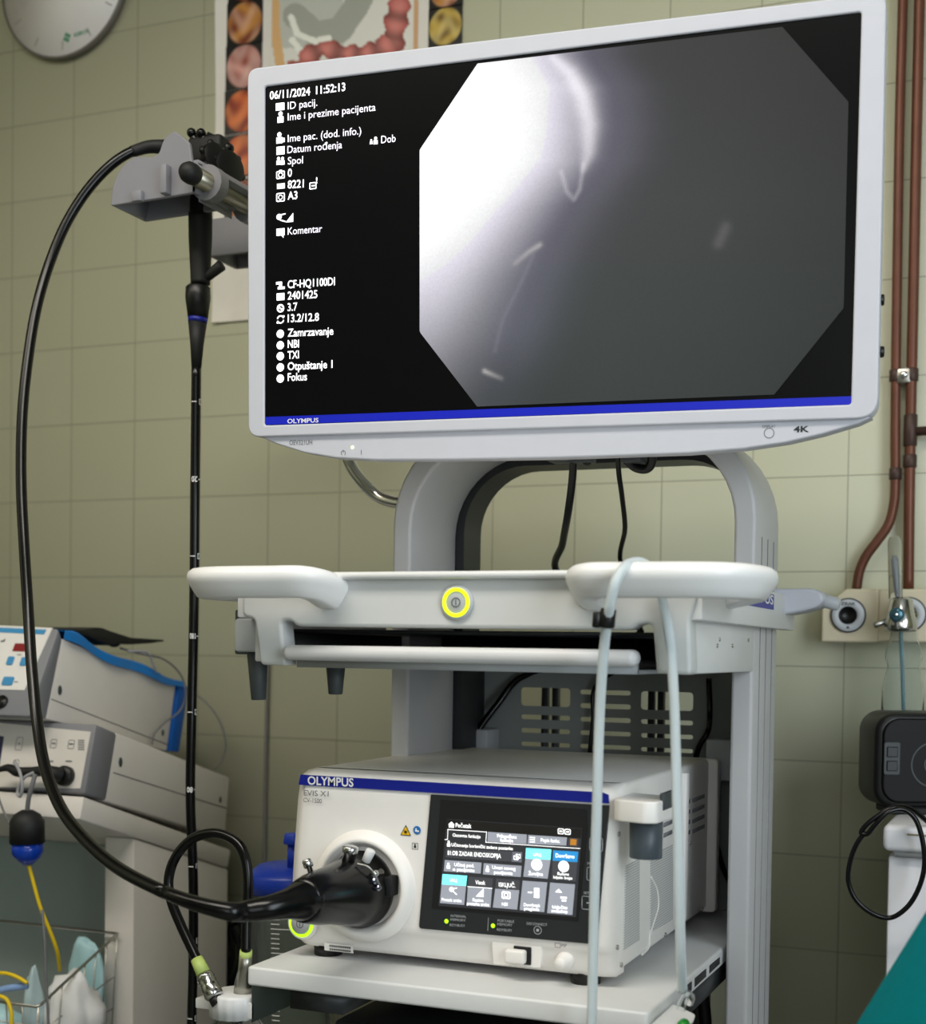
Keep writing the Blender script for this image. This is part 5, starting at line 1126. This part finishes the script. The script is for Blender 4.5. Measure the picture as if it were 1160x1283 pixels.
def ana(u_, v_, co):
    x, y = proj(co); P = np.array([x, y])
    c = np.array(lin((206, 204, 196))[:3]); 
    if y < 60-.0*x and x < 430: c = np.array(lin((176, 178, 170))[:3])
    d, t_ = seg_d(P, [(370, 20), (395, 42), (425, 38), (445, 10), (460, -20)])
    if d < 16: c = np.array(lin((150, 152, 142))[:3])
    for pl_ in ([(365, 22), (372, 42), (395, 52), (412, 48)], [(366, 50), (375, 62), (388, 70)]):
        d, t_ = seg_d(P, pl_)
        if d < 4: c = np.array(lin((222, 220, 210))[:3])
    d, t_ = seg_d(P, [(343, -20), (345, 40), (352, 90)])
    if d < 6: c = np.array(lin((200, 160, 110))[:3])
    d, t_ = seg_d(P, [(521, -20), (521, 40), (521, 90)])
    if d < 3: c = np.array(lin((190, 150, 110))[:3])
    d, t_ = seg_d(P, [(384, 70), (405, 60), (430, 66), (450, 68), (470, 63), (492, 52), (496, 28), (500, 8)])
    w_ = 10+2.5*math.sin(t_*38)
    if t_ > .6: w_ += 4
    if d < w_:
        k = d/w_; sh = .72+.28*math.cos(t_*38); c = (np.array(lin((196, 120, 112))[:3])*(1-k*k)+np.array(lin((150, 62, 58))[:3])*k*k)*sh
    if y > 76:
        c = np.array(lin((176, 96, 86))[:3])*(.8+.25*math.sin(x*.2)*math.sin(y*.17)) if abs(x-432) < 72 else c
    c = np.minimum(c*1.3, .92)
    return (c[0], c[1], c[2], 1)
MB().grid(lambda u_, v_: POP.w(a[0]+(c_[0]-a[0])*u_, a[1]+(c_[1]-a[1])*(1-v_), 0), 120, 150, ana, flip=True).build('illustration', VCP, PO)
# pipes
PYp = WY-.022
def pipe(pts, r, name, label):
    o = MB().tube([at(x, y, PYp) for x, y in pts], r, 8, 16).build(name, COPPER); return tag(o, label, 'pipe')
pr_ = .0095
P1 = pipe([(1133, -90), (1131, 0), (1127, 150), (1124.5, 300), (1122.5, 440), (1121.5, 540), (1121.5, 600), (1120, 630), (1113, 657), (1099, 678), (1085, 697), (1077, 715), (1073, 738)], .0075, 'wall_pipe', 'left brown gas pipe on the wall, bending down to the ivory outlet')
for y in (470, 593): c0 = at(1121.8, y, PYp); MB().cyl(c0+Vector((0, 0, -.010)), c0+Vector((0, 0, .008)), .0095, n=18, ch=.001).build('pipe_joint', COPPERD, P1)
P2 = pipe([(1154, -90), (1152, 0), (1147.5, 200), (1143.5, 400), (1140.5, 540), (1139, 640), (1138, 738)], .0082, 'wall_pipe', 'right brown gas pipe on the wall, straight, with a side branch')
for y in (470, 541, 578): c0 = at(float(np.interp(y, [400, 540, 640], [1143.5, 140.5+1000, 1139])), y, PYp); MB().cyl(c0+Vector((0, 0, -.010 if y != 541 else -.022)), c0+Vector((0, 0, .010 if y != 541 else .026)), .0102, n=18, ch=.001).build('pipe_joint', COPPERD, P2)
c0 = at(1141, 541, PYp); MB().cyl(c0, c0+Vector((.20, 0, .004)), .0070, n=16).build('branch_pipe', COPPERD, P2)
a = at(1124, 471, PYp-.004); c_ = at(1141, 471, PYp-.004); CLP = MB().box((a.x, PYp-.010, a.z-.012), (c_.x, WY-.001, a.z+.010), .002).build('pipe_clip', STEEL); tag(CLP, 'metal pipe clip with a bright screw between the two brown pipes', 'pipe clip')
c0 = (a+c_)/2; MB().ball(Vector((c0.x, PYp-.011, a.z)), .006, 12, (1, .5, 1)).build('screw', CHROME, CLP)
# conduit
co_ = tag(MB().tube([at(337, 780, WY-.006), at(333, 950, WY-.006), at(331, 1100, WY-.006), at(330, 1283, WY-.006), Vector((at(330, 1283, WY-.006).x, WY-.006, .3))], .0035, 6, 10).build('wall_conduit', CONDUIT), 'thin grey conduit running down the wall left of the trolley', 'conduit')
# gas outlets
OY = WY-.055
OP = Pl((0, OY, 0), X, Z)
def outlet(x0, x1, y0, y1, cx, cy, label, word, chamf):
    q0 = OP.uv(x0, y0); q1 = OP.uv(x1, y1); T_ = thing('gas_outlet', ((q0[0]+q1[0])/2, WY, q1[1]), label, 'gas outlet')
    pts = [(q0[0], q1[1]), (q1[0], q1[1]), (q1[0], q0[1]), (q0[0], q0[1])]
    if chamf: pts = pts[:3]+[(q0[0]+.035, q0[1]), (q0[0]+.022, q0[1]-.012), (q0[0]+.008, q0[1]-.020), (q0[0], q0[1]-.030)]
    MB().plate(OP, rpoly(pts, .003), [], -.0545, 0, .003, 3).build('housing', IVORY, T_)
    c_ = OP.uv(cx, cy); P_ = OP.w(*c_)
    MB().lathe(P_, -Yv, [(0, .0265), (.004, .0265), (.005, .0255), (.005, .0126), (0, .0126)], 40, cap=False).build('ring', mat('outlet_rim', (54, 56, 60), .4), T_)
    MB().lathe(P_+Vector((0, -.0048, 0)), -Yv, [(0, .0245), (.0012, .024), (.0012, .0128), (0, .0128)], 40, cap=False).build('label_disc', mat('disc_white', (206, 210, 214), .4), T_)
    MB().lathe(P_+Vector((0, -.0058, 0)), -Yv, [(0, .0136), (.0014, .0136), (.0014, .0124), (-.0052, .0112), (-.0052, .001)], 30).build('socket', BLACK, T_)
    t_ = MB()
    if word:
        t_.text(OP, word, (c_[0]-.011, c_[1]+.0155), (c_[0]+.011, c_[1]+.0155), h=.0066, cap=.0045, bold=.01); t_.quad(OP, [(c_[0]-.003, c_[1]-.020), (c_[0]+.003, c_[1]-.020), (c_[0], c_[1]-.016)], .0066); t_.build('lettering', DINK, T_)
    return T_
outlet(1030, 1099.5, 738, 805, 1063, 771, 'ivory wall gas outlet marked ZRAK, below the bent brown pipe', 'ZRAK', True)
outlet(1101, 1182, 738, 805, 1138, 770, 'ivory wall gas outlet behind the chrome flowmeter', '', False)
# flowmeter
FY = OY-.045
fc = at(1129, 770, FY); FMs = thing('oxygen_flowmeter', (fc.x, FY, at(1135, 890, FY).z), 'chrome flowmeter with glass gauge tube and clear bottle on the right ivory outlet', 'flowmeter')
a = at(1122, 750, FY); c_ = at(1120.5, 673, FY); rt = (at(1130, 700, FY).x-at(1113, 700, FY).x)/2
MB().lathe(a, c_-a, [(0, rt), ((c_-a).length-.006, rt*1.02), ((c_-a).length, rt*.7), ((c_-a).length+.001, .001)], 26).build('gauge_tube', CLEAR, FMs)
MB().lathe(at(1125, 752, FY), at(1120, 690, FY)-at(1125, 752, FY), [(0, .0020), (.012, .0045), (.06, .0052), (.066, .003)], 16).build('gauge_core', mat('gauge_grey', (140, 142, 146), .4), FMs)
bd = at(1130, 770, FY); MB().lathe(at(1129, 752, FY), -Z, [(-.004, .012), (0, .0165), (.022, .0200), (.030, .0230), (.040, .0240), (.046, .0225), (.047, .012)], 30).build('valve_body', CHROME, FMs)
kn = at(1123.5, 770, FY-.02); MB().lathe(kn+Vector((0, .012, 0)), -Yv, [(0, .0105), (.016, .0105), (.018, .008), (.019, .001)], 26).build('valve_knob', mat('knob_teal', (70, 110, 124), .25, metal=.5), FMs); MB().ball(kn+Vector((0, -.007, 0)), .003, 10).build('knob_cap', CHROME, FMs)
MB().cyl(at(1113, 777, FY), at(1095, 783.5, FY-.01), .0042, .0050, 14, .001).build('lever', STEEL, FMs)
MB().cyl(fc+Vector((.012, .01, 0)), Vector((fc.x+.012, OY-.006, fc.z)), .010, n=20).build('probe', CHROME, FMs)
z0 = at(1130, 792, FY).z; zE = at(1133, 905, FY).z; xx = at(1132, 830, FY).x
bm_ = MB().lathe((xx, FY, z0), -Z, [(0, .019), (.014, .0215), (.026, .026), (.038, .0265), (.050, .0235), (.058, .0245), (.085, .030), (z0-zE, .031), (z0-zE, .0295), (.085, .0285), (.058, .023), (.050, .022), (.038, .025), (.026, .0245), (.014, .020), (0, .0175)], 36, cap=False).build('bottle', CLEAR, FMs)
MB().tube([at(1128, 790, FY), at(1130, 830, FY), at(1132, 890, FY)], .0030, 5, 12).build('dip_tube', mat('dip_tube_teal', (96, 140, 152), .3, trans=.2), FMs)

# ------------------------------------------------------------------ fridge, radio and cord
GY = 1.80
ft = at(1107, 1032, GY); fz = ft.z
FG = thing('small_fridge', (ft.x+.27, 1.98, 0), 'white fridge-like cabinet at the right edge, below the black radio', 'cabinet')
fl = at(1111, 1100, GY).x
MB().box((fl, GY+.006, .03), (fl+.55, 2.165, fz-.040), .006, 2).build('body', FRIDGE, FG)
lid = MB().box((ft.x, GY-.010, fz-.034), (fl+.556, 2.168, fz), .008, 3).build('worktop', FRIDGE, FG)
MB().box((ft.x+.014, GY-.004, fz-.041), (fl+.55, GY+.02, fz-.032)).build('worktop_trim', LGREY, FG)
MB().box((ft.x+.03, GY-.0112, fz-.0115), (fl+.54, GY-.008, fz-.0095)).build('trim_line', mat('old_cream_trim', (190, 180, 150), .5), lid)
for xx in (fl+.05, fl+.5):
    for yy in (1.86, 2.12): MB().cyl((xx, yy, 0), (xx, yy, .032), .018).build('foot', MATTEB, FG)
# radio
th = math.radians(24); RR = Matrix.Rotation(th, 4, 'Z')
rp = at(1096, 1006, 1.90); RO = Matrix.Translation(Vector((rp.x, rp.y, fz+.008))) @ RR
RH = at(1096, 892, 1.90).z-(fz+.008); RDp = Pl(RO.translation, RR @ X, Z)
RD = thing('portable_radio', RO.translation+Vector((.1, .08, -.008)), 'rounded black portable radio on the white cabinet at the right edge', 'radio')
bw = .25
MB().plate(RDp, rrect(0, 0, bw, RH, .028, 8), [], -.085, 0, .010, 3).build('case', mat('radio_black', (26, 26, 27), .35), RD)
gmat = mat('radio_mesh', (10, 10, 11), .42)
gmat.node_tree.nodes['Principled BSDF'].inputs['Specular IOR Level'].default_value = .2
MB().plate(RDp, rrect(.008, .008, bw-.008, RH-.008, .024, 8), [], -.002, .004, .003, 3).build('front_grille', gmat, RD)
c_ = RDp.uv(1116, 950); MB().plate(RDp, rrect(c_[0]-.011, c_[1]-.022, c_[0]+.011, c_[1]+.022, .003), [], .003, .0055, .0006).build('button_panel', DGREY, RD)
b = MB()
for dz_ in (.009, -.010): b.box((-.0075, -.007, 0), (.0075, .007, .002), .001, 1, RDp.mat @ Matrix.Translation((c_[0], c_[1]+dz_, .0055)))
b.build('button', BLACK, RD)
c_ = RDp.uv(1168, 958); b = MB(); ring(b, RDp, c_, .030, .002, .0046, 40); ring(b, RDp, c_, .012, .002, .0046, 30); b.build('speaker_ring', DGREY, RD)
MB().box((.02, 0, -.008), (bw-.02, .06, 0.002), .002, 1, RO).build('foot', MATTEB, RD)
cord = [Vector((at(1165, 1012, 1.80).x, 1.80, fz+.004)), at(1138, 1012, 1.775), at(1118, 1012, 1.76), at(1100, 1022, 1.755), at(1083, 1036, 1.752), at(1079, 1044, 1.752), at(1086, 1045, 1.752), at(1095, 1035, 1.752), at(1112, 1018, 1.755), at(1130, 1014, 1.762), at(1145, 1024, 1.765), at(1155, 1050, 1.768), at(1158, 1085, 1.77), at(1150, 1115, 1.77), at(1135, 1138, 1.77), at(1115, 1150, 1.77), at(1094, 1145, 1.765), at(1073, 1128, 1.762), at(1063, 1105, 1.76), at(1065, 1080, 1.757), at(1073, 1058, 1.755), at(1084, 1042, 1.757)]
cable('radio_cord', cord, .0032, RUBBER, 'black cord hanging in a loop in front of the white cabinet', n=10)

# ------------------------------------------------------------------ teal drape in the near right corner
DY = 1.22
def drape(u_, v_):
    # u: along the fall from the high right edge to the low left, v: from near to far
    x = float(np.interp(u_, [0, .25, .5, .75, 1], [at(1200, 1090, DY).x, at(1160, 1147, DY).x, at(1118, 1214, DY).x, at(1076, 1283, DY).x, at(1050, 1330, DY).x]))
    z = float(np.interp(u_, [0, .25, .5, .75, 1], [at(1200, 1090, DY).z, at(1160, 1147, DY).z, at(1118, 1214, DY).z, at(1076, 1283, DY).z, at(1050, 1330, DY).z]))
    fold = .010*math.sin(v_*9+u_*2.5)+.005*math.sin(v_*21+1+u_*5)
    yy = DY+.02-.30*(1-v_)
    dr = (1-v_)**1.5
    return Vector((x+.05*dr+fold*.5, yy, z-.09*dr+fold))
dk = MB().grid(drape, 30, 40)
# front fall of the cloth down to the couch
dr_ = dk.build('surgical_drape', TEALC, solid=.004, sharp=80, subdiv=1); tag(dr_, 'teal green surgical drape sloping in from the lower right corner', 'drape')
b = MB(); x0 = at(1055, 1330, DY).x
b.prism([(x0+.02, DY-.25, .42), (.12, DY-.25, .42), (.12, DY-.25, .74), (at(1200, 1090, DY).x+.03, DY-.25, at(1200, 1090, DY).z-.13), (x0+.03, DY-.25, at(1050, 1330, DY).z-.13)], (0, .25, 0), .02, 3)
BD = thing('examination_couch', (-.03, DY-.12, 0), 'couch end under the teal drape, at the lower right corner', 'couch')
b.build('mattress', mat('couch_grey', (70, 78, 80), .6), BD)
MB().box((x0+.08, DY-.18, 0), (x0+.12, DY-.14, .43)).build('leg', STEEL, BD); MB().box((.06, DY-.18, 0), (.10, DY-.14, .43)).build('leg', STEEL, BD)
